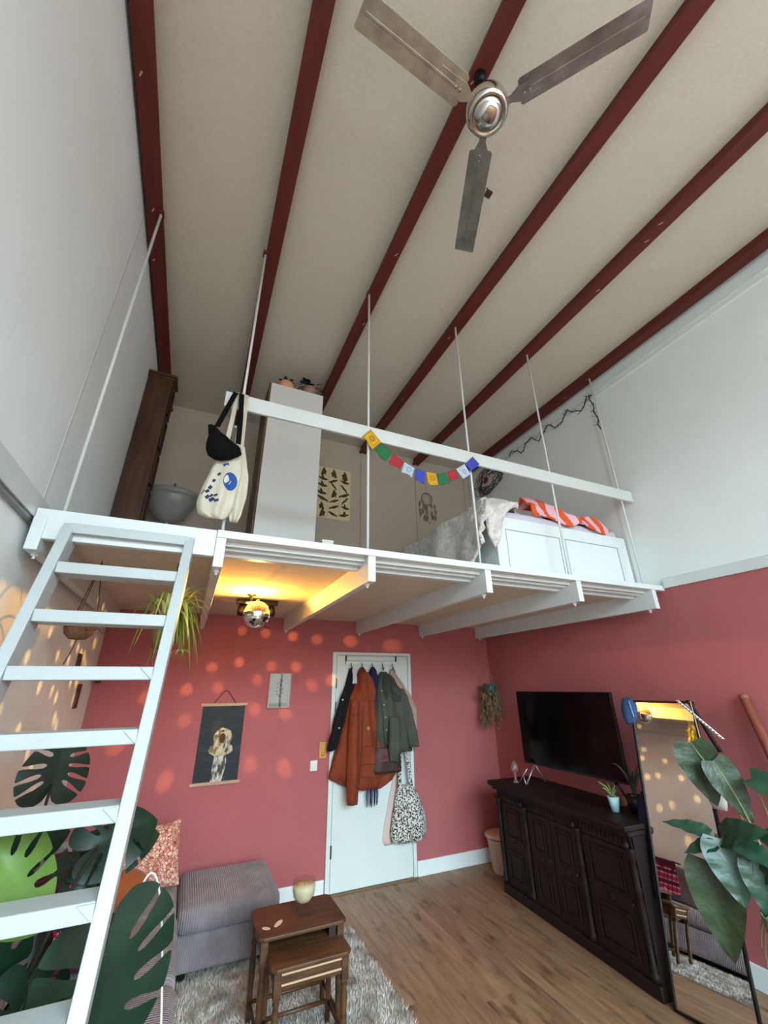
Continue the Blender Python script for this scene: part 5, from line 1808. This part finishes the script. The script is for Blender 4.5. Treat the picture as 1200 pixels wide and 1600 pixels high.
# ---- nesting tables
def nest_table(x0, x1, y0, y1, H, label, inlay, marks):
    t = thing('nesting_table', ((x0 + x1) / 2, (y0 + y1) / 2, 0), label, 'table', 'nesting tables on the rug')
    ch = 0.025
    out = [(x0 + ch, y0), (x1 - ch, y0), (x1, y0 + ch), (x1, y1 - ch), (x1 - ch, y1), (x0 + ch, y1), (x0, y1 - ch), (x0, y0 + ch)]
    MB().prism(out, (0, 0, H - 0.020), (1, 0, 0), (0, 1, 0), (0, 0, 0.020)).build('table_top', TABLEWOOD, t, bevel=0.006, seg=3)
    lx0, lx1, ly0, ly1 = x0 + 0.035, x1 - 0.035, y0 + 0.035, y1 - 0.035
    prof = [(0.013, 0.0), (0.016, 0.03), (0.014, 0.05), (0.017, 0.07), (0.015, 0.10), (0.018, 0.24), (0.013, H - 0.165), (0.019, H - 0.155), (0.013, H - 0.145), (0.019, H - 0.135), (0.016, H - 0.13)]
    for x in (lx0, lx1):
        for y in (ly0, ly1):
            lg = MB().lathe([(r_, z) for r_, z in prof], (x, y, 0.0125), 12).build('leg', TABLEWOOD, t, smooth=True)
            MB().box(x - 0.019, x + 0.019, y - 0.019, y + 0.019, H - 0.125, H - 0.021).build('leg_block', TABLEWOOD, lg, bevel=0.002)
    ap = H - 0.095
    for (a, b, c, d) in ((lx0 + 0.019, lx1 - 0.019, ly1 - 0.008, ly1 + 0.008), ):
        MB().box(a, b, c, d, ap, H - 0.021).build('apron', TABLEWOOD, t)
    for x in (lx0, lx1):
        MB().box(x - 0.008, x + 0.008, ly0 + 0.019, ly1 - 0.019, ap, H - 0.021).build('apron', TABLEWOOD, t)
        MB().tube([(x, ly0 + 0.014, 0.10), (x, ly1 - 0.014, 0.10)], 0.010, 8).build('stretcher', TABLEWOOD, t, smooth=True)
    MB().tube([(lx0 + 0.014, ly1, 0.10), (lx1 - 0.014, ly1, 0.10)], 0.010, 8).build('stretcher', TABLEWOOD, t, smooth=True)
    if inlay:
        f = MB().box(lx0 + 0.019, lx1 - 0.019, ly0 - 0.010, ly0 + 0.006, ap, H - 0.021).build('apron', TABLEWOOD, t)
        LN = mat('pale_inlay', (188, 152, 120), 0.5)
        for z in (H - 0.034, H - 0.074):
            MB().box(lx0 + 0.019, lx1 - 0.019, ly0 - 0.0125, ly0 - 0.010, z - 0.004, z + 0.004).build('inlay_line', LN, f)
    if marks:
        MB().box(x1 - 0.10, x1 - 0.06, y0 + 0.031, y0 + 0.039, H - 0.075, H - 0.021).build('hanging_block', mat('dark_table_block', (40, 20, 12), 0.5), t)
        WM = mat('worn_mark', (216, 188, 168), 0.6)
        for cx, cy, rx, ry, g in ((x0 + 0.125, y0 + 0.125, 0.042, 0.016, 0.9), (x0 + 0.052, y0 + 0.10, 0.026, 0.015, 2.4)):
            MB().prism([((rx * math.cos(a)) * math.cos(g) - ry * math.sin(a) * math.sin(g), (rx * math.cos(a)) * math.sin(g) + ry * math.sin(a) * math.cos(g)) for a in [k * math.pi / 8 for k in range(16)]],
                       (cx, cy, H + 0.0002), (1, 0, 0), (0, 1, 0), (0, 0, 0.0004)).build('worn_mark', WM, t)


nest_table(1.385, 1.885, -1.64, -1.275, 0.50, 'larger brown nesting table with pale worn marks on its top', False, True)
nest_table(1.435, 1.865, -1.79, -1.45, 0.43, 'smaller brown nesting table pulled out from under the larger one', True, False)

# ---- candle glass
t = thing('candle_glass', (1.665, -1.45, 0.50), 'smoky footed glass with a cream candle on the nesting table', 'candle')
c = (1.665, -1.455, 0.5005)
SMOKE = mat('smoky_glass', (84, 62, 50), 0.04)
SMOKE.node_tree.nodes['Principled BSDF'].inputs['Alpha'].default_value = 0.15
MB().lathe([(q * 1.28, h * 1.12) for q, h in [(0.001, 0.0), (0.032, 0.0), (0.033, 0.006), (0.024, 0.014), (0.016, 0.022), (0.018, 0.034), (0.036, 0.046), (0.050, 0.068), (0.055, 0.095), (0.055, 0.14),
            (0.0525, 0.14), (0.0525, 0.095), (0.047, 0.070), (0.034, 0.050), (0.001, 0.043)]], c, 32, caps=False).build('glass', SMOKE, t, smooth=True)
MB().lathe([(q * 1.27, h * 1.12) for q, h in [(0.001, 0.045), (0.032, 0.051), (0.045, 0.071), (0.0515, 0.096), (0.0515, 0.118), (0.001, 0.116)]], c, 32, caps=False).build('wax', mat('cream_wax', (240, 228, 184), 0.5), t, smooth=True)
MB().tube([(1.665, -1.455, 0.628), (1.667, -1.455, 0.642)], 0.0015, 5).build('wick', BLACKP, t)

# ================================================================ STANDING MIRROR
def standing_mirror():
    BL = Vector((3.678, -2.242, 0.002))
    a, l, h, w = R(10), R(9.5), 1.65, 0.43
    e = Vector((math.sin(a), -math.cos(a), 0))
    n = Vector((-math.cos(a), -math.sin(a), 0))
    up = Vector((0, 0, math.cos(l))) - n * math.sin(l)
    nn = e.cross(up)
    if nn.dot(n) < 0:
        nn = -nn
    t = thing('standing_mirror', (BL.x, BL.y, 0), 'tall narrow black-framed mirror leaning beside the sideboard', 'mirror')
    P = lambda u, v, d=0.0: BL + e * u + up * v + nn * d
    fw = 0.014
    m = MB()
    for u0, u1, v0, v1 in ((0, fw, 0, h), (w - fw, w, 0, h), (fw, w - fw, 0, fw), (fw, w - fw, h - fw, h)):
        m.obox(P((u0 + u1) / 2, (v0 + v1) / 2, -0.012), e, up, nn, (u1 - u0) / 2, (v1 - v0) / 2, 0.014)
    m.build('frame', BLACKM, t, bevel=0.002)
    MB().obox(P(w / 2, h / 2, -0.012), e, up, nn, w / 2 - fw, h / 2 - fw, 0.003).build('glass', MIRROR, t)
    MB().obox(P(w / 2, h / 2, -0.020), e, up, nn, w / 2 - fw, h / 2 - fw, 0.004).build('backboard', BLACKM, t)
    foot = Vector((P(w / 2, 0.1).x + 0.36, P(w / 2, 0.1).y + 0.02, 0.004))
    MB().tube([P(w / 2, 1.2, -0.03), foot], 0.010, 8).build('prop_leg', BLACKM, t)
    return P, e, up, nn, w, h


MP, ME, MU, MN, MW, MH = standing_mirror()

# blue cap on its upper left corner
t = thing('blue_cap', tuple(MP(0.0, MH)), 'blue cloth cap hung on the upper left corner of the mirror', 'cap')
CAP = mat('denim_blue', (46, 74, 112), 0.85, col2=(36, 60, 96), nscale=20, bump=0.2, bscale=80)
rings = []
cc = MP(-0.005, MH - 0.075, 0.0)
for i in range(11):
    q = i / 10
    z = 0.085 - 0.175 * q
    rx = 0.052 * math.sin(math.pi * (0.16 + 0.76 * q)) ** 0.6
    ry = 0.050 * math.sin(math.pi * (0.14 + 0.78 * q)) ** 0.6
    rings.append([cc + ME * (rx * math.cos(2 * math.pi * k / 18) - 0.012 * q) + MN * (ry * math.sin(2 * math.pi * k / 18)) + MU * (z + 0.006 * math.sin(k)) for k in range(18)])
MB().loft(rings).build('cap_body', CAP, t, smooth=True)
MB().tube([cc + ME * (0.03 + 0.006 * k) + MN * (0.048 - 0.002 * k) + MU * (0.06 - 0.035 * k) for k in range(4)], 0.003, 6).build('stitched_strap', mat('pale_stitch', (150, 166, 190), 0.8), t)

# white strap with black dots and dark strap hanging from its right corner
def strap(name, label, pts, w, mm, dots=None, cat='strap'):
    t = thing(name, pts[0], label, cat)
    P = [Vector(p) for p in pts]
    rows = []
    for i, p in enumerate(P):
        rows.append([p - MN.cross(Vector((0, 0, 1))).normalized() * w / 2, p + MN.cross(Vector((0, 0, 1))).normalized() * w / 2])
    MB().grid(rows).build('band', mm, t, smooth=True, solid=0.003)
    if dots:
        for k in range(dots):
            q = (k + 0.5) / dots * (len(P) - 1)
            i = min(int(q), len(P) - 2)
            c = P[i].lerp(P[i + 1], q - i)
            MB().lathe([(0.001, 0.0045), (0.004, 0.0035), (0.0045, 0.0)], c, 8, ax=MN).build('black_dot', BLACKP, t)
    return t


p0 = MP(MW - 0.09, MH + 0.004, 0.012)
p1 = MP(MW + 0.14, MH - 0.22, 0.03)
strap('dotted_strap', 'white strap with black dots slanting off the mirror corner', [p0.lerp(p1, k / 8) for k in range(9)], 0.022, mat('white_strap', (222, 218, 214), 0.7), dots=15)
p0 = MP(MW - 0.02, MH + 0.006, 0.010)
strap('dark_strap', 'dark patterned strap hanging from the upper right mirror corner', [p0 + Vector((0.012 * k, -0.016 * k, -0.062 * k)) for k in range(6)], 0.03, mat('dark_pattern_strap', (58, 30, 34), 0.8, col2=(24, 18, 22), nscale=60))
# pale cloth pouch hanging at the mirror's right edge
t = thing('pale_pouch', tuple(MP(MW + 0.03, 1.18)), 'pale cloth pouch hanging at the right edge of the mirror', 'bag')
rings = []
pc = MP(MW + 0.035, 1.14, 0.035)
for i in range(9):
    q = i / 8
    rx, ry = 0.055 * math.sin(math.pi * (0.12 + 0.7 * q)) ** 0.6, 0.022 * math.sin(math.pi * (0.12 + 0.78 * q)) ** 0.6
    rings.append([pc + ME * (rx * math.cos(2 * math.pi * k / 14)) + MN * (ry * math.sin(2 * math.pi * k / 14)) + Vector((0, 0, 0.16 - 0.26 * q)) for k in range(14)])
MB().loft(rings).build('pouch_body', mat('pale_cloth', (178, 168, 158), 0.9), t, smooth=True)
MB().tube([pc + Vector((0, 0, 0.15)), MP(MW - 0.01, MH + 0.004, 0.006)], 0.004, 6).build('cord', ROPE, t)
# navy jacket behind its left edge
t = thing('navy_cloth', tuple(MP(-0.06, 0.9)), 'navy blue cloth hanging behind the left edge of the mirror', 'clothing')
rings = []
for i in range(15):
    q = i / 14
    rx = 0.075 * math.sin(math.pi * (0.08 + 0.80 * q)) ** 0.8 * (1 + 0.2 * math.sin(q * 9))
    c_ = MP(-0.015, 1.06 - 0.58 * q, -0.065)
    rings.append([c_ + ME * (rx * math.cos(2 * math.pi * k / 16)) + MN * (0.030 * math.sin(2 * math.pi * k / 16) * (1 + 0.3 * math.sin(k * 2 + i))) for k in range(16)])
MB().loft(rings).build('cloth_body', mat('navy_cotton', (34, 38, 66), 0.9), t, smooth=True)
MB().tube([MP(0.0, 1.04, -0.05), MP(0.01, MH - 0.02, -0.035)], 0.004, 6).build('hanging_loop', BLACKP, t)

# wooden pole leaning on the right wall
pl_ = thing('wooden_pole', (4.12, -3.02, 0), 'reddish brown wooden pole leaning against the right wall', 'pole')
MB().tube([(4.13, -3.10, 0.002), (4.20, -2.97, 0.8), (4.297, -2.80, 1.64)], [0.030, 0.029, 0.028], 16).build('shaft', mat_wood('rosewood_pole', (120, 62, 48), (146, 82, 64), 0.5, (6, 6, 0.8), 5), pl_, smooth=True)
MB().tube([(4.297, -2.80, 1.64), (4.3005, -2.794, 1.67)], [0.030, 0.026], 16).build('end_cap', mat('pole_end', (132, 80, 64), 0.6), pl_, smooth=True)

# ================================================================ PLANTS
# ---- monstera group at the foot of the ladder
def monstera_plant():
    base = Vector((0.42, -2.62, 0))
    t = thing('monstera_plant', tuple(base), 'large monstera in a clay pot behind the ladder', 'plant')
    pot(MB(), base + Vector((0, 0, 0.001)), 0.13, 0.17, 0.30, wall=0.012).build('pot', TERRACOTTA, t, smooth=True)
    MB().lathe([(0.001, 0), (0.152, 0)], base + Vector((0, 0, 0.27)), 24, caps=False).build('soil', SOIL, t)
    leaves = [
        # attach point, tip direction, normal, L, W, material, label
        ((0.355, -2.10, 1.375), (0.05, 0.1, 0.95), (0.55, -0.75, 0.35), 0.20, 0.27, LEAF_DEEP, None),
        ((0.385, -2.70, 1.27), (0.40, 0.0, -0.45), (0.35, -0.75, 0.55), 0.24, 0.24, LEAF_LIME, 'bright lime green young leaf'),
        ((0.72, -2.62, 0.975), (0.22, 0.10, -0.95), (0.30, -0.85, 0.42), 0.34, 0.40, LEAF_DARK, None),
        ((0.58, -2.10, 1.13), (0.55, 0.2, 0.15), (0.2, -0.8, 0.5), 0.24, 0.26, LEAF_DEEP, None),
        ((0.40, -2.55, 1.06), (0.12, 0.05, -0.9), (0.6, -0.7, 0.2), 0.36, 0.20, LEAF_DARK, None),
        ((0.30, -2.45, 1.22), (0.35, 0.1, 0.10), (0.1, -0.6, 0.8), 0.22, 0.24, LEAF_DEEP, None),
        ((0.32, -2.85, 1.02), (0.2, -0.1, -0.6), (0.3, -0.9, 0.3), 0.26, 0.26, LEAF_DEEP, None),
        ((0.52, -2.55, 0.88), (0.1, -0.1, -0.8), (0.5, -0.8, 0.3), 0.24, 0.22, LEAF_DEEP, None),
    ]
    for k, (b, d, n, L, W, mm, lab) in enumerate(leaves):
        lf = monstera_leaf(MB(), b, d, n, L, W, 4, 0.14, seed=k).build('leaf', mm, t, smooth=True)
        if lab:
            tag(lf, lab)
        b = Vector(b)
        s0 = base + Vector((0.05 * math.cos(k), 0.05 * math.sin(k), 0.27))
        MB().tube(bez(s0, (s0 + b) / 2 + Vector((-0.02, -0.02, 0.22)), b, 10), [0.010] * 6 + [0.009, 0.008, 0.007, 0.006, 0.005], 7).build('stem', mat('dark_stem', (40, 44, 30), 0.5), t, smooth=True)


monstera_plant()


def corner_plant():
    """second, darker split-leaf plant with lit edges, behind the ladder's right stringer"""
    base = Vector((0.60, -2.42, 0))
    t = thing('split_leaf_plant', tuple(base), 'dark split-leaf plant in a grey pot beside the sofa end', 'plant')
    pot(MB(), base + Vector((0.12, -0.02, 0.001)), 0.08, 0.105, 0.20).build('pot', mat('grey_ceramic', (120, 116, 112), 0.5), t, smooth=True)
    LV = [((0.60, -2.0, 1.07), (0.75, 0.1, 0.20), (0.15, -0.7, 0.6), 0.22, 0.22), ((0.57, -2.0, 1.09), (-0.5, 0.1, -0.15), (-0.1, -0.7, 0.7), 0.20, 0.20),
          ((0.66, -2.0, 1.11), (0.35, 0.2, 0.75), (0.3, -0.9, 0.2), 0.13, 0.12), ((0.58, -2.05, 1.02), (-0.2, -0.2, -0.35), (0.1, -0.8, 0.5), 0.18, 0.18)]
    for k, (b, d, n, L, W) in enumerate(LV):
        monstera_leaf(MB(), b, d, n, L, W, 4, 0.16, seed=20 + k).build('leaf', LEAF_DARK, t, smooth=True)
        s0 = base + Vector((0.12, -0.02, 0.16))
        MB().tube(bez(s0, s0.lerp(Vector(b), 0.5) + Vector((0, -0.03, 0.15)), b, 8), 0.006, 6).build('stem', STEM, t, smooth=True)
    MB().lathe([(0.001, 0), (0.094, 0)], base + Vector((0.12, -0.02, 0.175)), 20, caps=False).build('soil', SOIL, t)


corner_plant()
# white bowed support hoop stuck in the pot
o = MB().tube(bez((0.71, -2.44, 0.19), (0.76, -2.40, 1.86), (0.95, -2.27, 0.425), 24), 0.004, 6).build('plant_hoop', mat('white_wire', (226, 220, 214), 0.5), None, smooth=True)
tag(o, 'thin white bowed wire arching over the monstera leaf', 'wire')

# ---- philodendron on a stool at the right edge
def philodendron():
    base = Vector((3.50, -3.115, 0))
    st = thing('plant_stool', tuple(base), 'dark wooden plant stool at the right edge', 'stool')
    MB().lathe([(0.001, 0.0), (0.15, 0.0), (0.155, 0.012), (0.15, 0.025), (0.001, 0.025)], base + Vector((0, 0, 0.455)), 28, caps=False).build('stool_seat', DARKWOOD, st, smooth=True)
    for k in range(3):
        a = k * 2.094 + 0.4
        MB().tube([base + Vector((0.08 * math.cos(a), 0.08 * math.sin(a), 0.455)), base + Vector((0.135 * math.cos(a), 0.135 * math.sin(a), 0.002))], [0.016, 0.012], 10).build('leg', DARKWOOD, st, smooth=True)
    t = thing('philodendron', tuple(base + Vector((0, 0, 0.48))), 'leafy philodendron in a green pot in front of the mirror', 'plant')
    b0 = base + Vector((0, 0, 0.4815))
    pot(MB(), b0, 0.085, 0.12, 0.27).build('pot', mat('sage_ceramic', (96, 118, 92), 0.5, col2=(120, 136, 112), nscale=6), t, smooth=True)
    MB().lathe([(0.001, 0), (0.108, 0)], b0 + Vector((0, 0, 0.245)), 20, caps=False).build('soil', SOIL, t)
    top = b0 + Vector((0, 0, 0.25))
    L = [
        # attach, tipdir, normal, length, width
        ((3.44, -2.90, 1.44), (0.10, -0.12, -0.95), (-0.75, -0.60, 0.25), 0.30, 0.20, 0.05),
        ((3.46, -2.98, 1.36), (0.18, -0.30, -0.9), (-0.6, -0.75, 0.2), 0.28, 0.16, 0.05),
        ((3.43, -2.88, 1.02), (-0.45, 0.62, 0.22), (-0.4, -0.45, 0.8), 0.20, 0.085, 0.2),
        ((3.42, -2.90, 0.985), (-0.45, 0.45, -0.15), (-0.4, -0.5, 0.75), 0.15, 0.075, 0.2),
        ((3.44, -2.94, 1.02), (-0.1, -0.55, 0.30), (-0.5, -0.5, 0.7), 0.22, 0.15, 0.3),
        ((3.44, -2.92, 1.01), (-0.12, -0.18, -0.7), (-0.75, -0.6, 0.3), 0.26, 0.20, 0.12),
        ((3.46, -2.99, 1.00), (0.0, -0.6, -0.1), (-0.5, -0.4, 0.75), 0.20, 0.11, 0.3),
        ((3.42, -2.84, 0.90), (0.02, 0.00, -1.0), (-0.80, -0.58, 0.1), 0.40, 0.235, 0.02),
        ((3.48, -3.02, 0.95), (-0.10, -0.15, -0.7), (-0.7, -0.6, 0.4), 0.24, 0.14, 0.2),
        ((3.50, -3.12, 1.30), (0.0, -0.62, -0.2), (-0.6, -0.3, 0.7), 0.26, 0.13, 0.15),
        ((3.48, -3.06, 0.90), (-0.05, -0.5, 0.3), (-0.6, -0.5, 0.6), 0.22, 0.10, 0.2),
        ((3.52, -3.10, 1.0), (0.1, -0.6, 0.4), (-0.6, -0.4, 0.7), 0.24, 0.14, 0.2),
    ]
    for k, (b, d, n, ln, wd, bend) in enumerate(L):
        mm = LEAF_PHIL if k not in (0, 1, 7) else mat('philodendron_leaf_old', (34, 48, 26), 0.4, col2=(46, 62, 34), nscale=12, bump=0.3, bscale=40)
        simple_leaf(MB(), b, d, n, ln, wd, bend, 0.22, heart=0.6, nu=14, nv=8, wavy=0.004, seed=k).build('leaf', mm, t, smooth=True)
        b = Vector(b)
        MB().tube(bez(top + Vector((0.02 * math.cos(k * 2), 0.02 * math.sin(k * 2), 0)), (top + b) / 2 + Vector((0.05, -0.03, 0.05)), b, 8), [0.007, 0.007, 0.006, 0.006, 0.005, 0.005, 0.004, 0.004, 0.003], 6).build('stem', mat('pale_stem', (112, 126, 78), 0.5), t, smooth=True)
    rr_ = random.Random(12)
    for k in range(9):
        a = rr_.uniform(1.8, 4.6)
        q = b0 + Vector((0.118 * math.cos(a), 0.118 * math.sin(a), 0.27))
        MB().tube(bez(top + Vector((0, 0, 0.01)), q + Vector((0, 0, 0.05)), q + Vector((0.03 * math.cos(a), 0.03 * math.sin(a), -rr_.uniform(0.06, 0.2))), 7), 0.0022, 5).build('aerial_root', mat('dry_root', (138, 124, 96), 0.9), t)


philodendron()

# ---- spider plant hanging right of the ladder
def spider():
    c = Vector((0.665, -1.90, 2.06))
    t = thing('spider_plant', tuple(c), 'hanging spider plant with striped arching leaves beside the ladder', 'plant')
    MB().lathe([(0.001, -0.11), (0.05, -0.11), (0.075, -0.03), (0.085, 0.03), (0.078, 0.03), (0.068, -0.02), (0.001, -0.03)], c, 20, caps=False).build('pot', mat('woven_brown_basket', (112, 76, 44), 0.8, col2=(142, 100, 60), nscale=40, bump=0.5, bscale=50), t, smooth=True)
    for k in range(3):
        a = k * 2.09
        MB().tube([c + Vector((0.08 * math.cos(a), 0.08 * math.sin(a), 0.03)), (c.x, c.y, 2.40)], 0.002, 5).build('hanging_cord', ROPE, t)
    MB().tube([(c.x, c.y, 2.39), (c.x, c.y, 2.4385)], 0.004, 6).build('ceiling_hook', BLACKM, t)
    rs_ = random.Random(31)
    for k in range(70):
        a = rs_.uniform(-1.3, 1.3) if k % 4 else rs_.uniform(0, 6.28)
        r_ = rs_.uniform(0.10, 0.25)
        rise = rs_.uniform(0.10, 0.30)
        fall = rs_.uniform(-0.10, 0.20) if k % 3 else rs_.uniform(0.15, 0.3)
        p0 = c + Vector((0.02 * math.cos(a), 0.02 * math.sin(a), 0.02))
        p1 = c + Vector((r_ * 0.55 * math.cos(a), r_ * 0.55 * math.sin(a), rise + 0.08))
        p2 = c + Vector((r_ * math.cos(a), r_ * math.sin(a), rise * 0.5 - fall))
        ribbon(MB(), bez(p0, p1, p2, 12), 0.012, (math.cos(a) * 0.2, math.sin(a) * 0.2, 1)).build('leaf', LEAF_SPIDER if k % 3 else mat('spider_plant_leaf_green', (104, 128, 44), 0.45), t, smooth=True)
    # offshoot hanging on a runner
    MB().tube(bez(c + Vector((0.05, -0.03, 0.03)), c + Vector((0.12, -0.03, 0.03)), c + Vector((0.10, -0.02, -0.12)), 7), 0.0018, 5).build('runner', mat('pale_stem', (112, 126, 78), 0.5), t)
    for k in range(9):
        a = k * 0.7
        q = c + Vector((0.10, -0.02, -0.12))
        ribbon(MB(), bez(q, q + Vector((0.03 * math.cos(a), 0.03 * math.sin(a), 0.02)), q + Vector((0.06 * math.cos(a), 0.06 * math.sin(a), -0.02)), 5), 0.005, (0, 0, 1)).build('offshoot_leaf', LEAF_SPIDER, t)


spider()

# ---- hanging basket near the left wall
def basket():
    c = Vector((0.235, -1.78, 2.05))
    t = thing('hanging_basket', tuple(c), 'brown coconut-fibre hanging basket near the left wall', 'basket')
    MB().lathe([(0.001, -0.055), (0.04, -0.05), (0.066, -0.025), (0.078, 0.02), (0.073, 0.024), (0.058, -0.015), (0.001, -0.03)], c, 24, caps=False).build('bowl', mat('coconut_fibre', (98, 66, 44), 0.95, col2=(132, 94, 66), nscale=50, bump=0.8, bscale=70), t, smooth=True)
    for k in range(3):
        a = k * 2.09 + 0.4
        MB().tube([c + Vector((0.075 * math.cos(a), 0.075 * math.sin(a), 0.02)), (c.x + 0.02, c.y, 2.4385)], 0.003, 5).build('hanging_cord', mat('brown_cord', (84, 60, 44), 0.9), t)
    rs_ = random.Random(3)
    for k in range(22):
        a = rs_.uniform(0, 6.28)
        p0 = c + Vector((0.04 * math.cos(a), 0.04 * math.sin(a), 0.0))
        p2 = c + Vector((rs_.uniform(0.05, 0.13) * math.cos(a), rs_.uniform(0.05, 0.13) * math.sin(a), rs_.uniform(-0.02, 0.06)))
        p2.x = max(p2.x, XL + 0.02)
        MB().tube(bez(p0, (p0 + p2) / 2 + Vector((0, 0, 0.05)), p2, 5), 0.0018, 4).build('sprig', LEAF_DRY, t)
        simple_leaf(MB(), p2, (math.cos(a), math.sin(a), -0.2), (0, -0.3, 1), 0.02, 0.014, 0.2, nu=4, nv=2).build('leaf', mat('dark_trailing_leaf', (50, 46, 34), 0.7), t)
    MB().tube(bez(c + Vector((0.0, 0, -0.055)), c + Vector((-0.01, 0.0, -0.12)), c + Vector((-0.035, 0.02, -0.18)), 6), 0.003, 5).build('tail_cord', mat('brown_cord', (84, 60, 44), 0.9), t)


basket()

# ---- hanging plant in the back right corner
def corner_hanger():
    c = Vector((4.19, -0.19, 1.70))
    t = thing('corner_hanging_plant', tuple(c), 'dried trailing plant in a green hanging pot in the right corner', 'plant')
    pot(MB(), c + Vector((0, 0, -0.07)), 0.06, 0.085, 0.13).build('pot', mat('green_plastic', (34, 92, 76), 0.4), t, smooth=True)
    MB().lathe([(0.001, 0), (0.074, 0)], c + Vector((0, 0, 0.045)), 16, caps=False).build('soil', SOIL, t)
    for k in range(3):
        a = k * 2.09 + 0.3
        MB().tube([c + Vector((0.083 * math.cos(a), 0.083 * math.sin(a), 0.055)), c + Vector((0.01, 0.02, 0.35)), (c.x + 0.01, c.y + 0.03, 2.4385)], 0.0022, 5).build('hanging_cord', mat('rose_cord', (150, 104, 96), 0.9), t)
    rs_ = random.Random(77)
    for k in range(48):
        a = rs_.uniform(0, 6.28)
        r_ = rs_.uniform(0.05, 0.125)
        p0 = c + Vector((0.06 * math.cos(a), 0.06 * math.sin(a), 0.055))
        p2 = c + Vector((r_ * math.cos(a) - 0.025, r_ * math.sin(a), -rs_.uniform(0.05, 0.42)))
        p2.x = min(p2.x, XR - 0.03)
        p2.y = min(p2.y, -0.03)
        p1 = c + Vector((0.13 * math.cos(a), 0.13 * math.sin(a), 0.06))
        p1.x = min(p1.x, XR - 0.02)
        p1.y = min(p1.y, -0.02)
        mm = LEAF_DRY if k % 4 else mat('olive_dry_leaf', (86, 84, 50), 0.8)
        MB().tube(bez(p0, p1, p2, 8), 0.0022, 4).build('tendril', mm, t)
        for q in (0.0, 0.25, 0.5):
            e = p2 + Vector((rs_.uniform(-.02, .02), rs_.uniform(-.02, .01), q * 0.22 * (1 if p2.z < c.z - 0.1 else 0.2)))
            e.x = min(e.x, XR - 0.03)
            e.y = min(e.y, -0.03)
            simple_leaf(MB(), e, (rs_.uniform(-1, 0.6), rs_.uniform(-1, 0.3), -0.8), (-0.4, -0.9, 0.3), rs_.uniform(0.03, 0.05), 0.022, 0.3, nu=5, nv=2).build('leaf', mm, t, smooth=True)
    simple_leaf(MB(), c + Vector((-0.155, -0.01, -0.02)), (0.1, 0, -1), (-0.3, -1, 0), 0.075, 0.045, 0.1).build('single_leaf', mat('maroon_leaf', (92, 26, 32), 0.6), t, smooth=True)
    MB().tube(bez(c + Vector((-0.06, 0, 0.05)), c + Vector((-0.13, -0.01, 0.06)), c + Vector((-0.155, -0.01, -0.02)), 6), 0.0018, 4).build('tendril', LEAF_DRY, t)


corner_hanger()
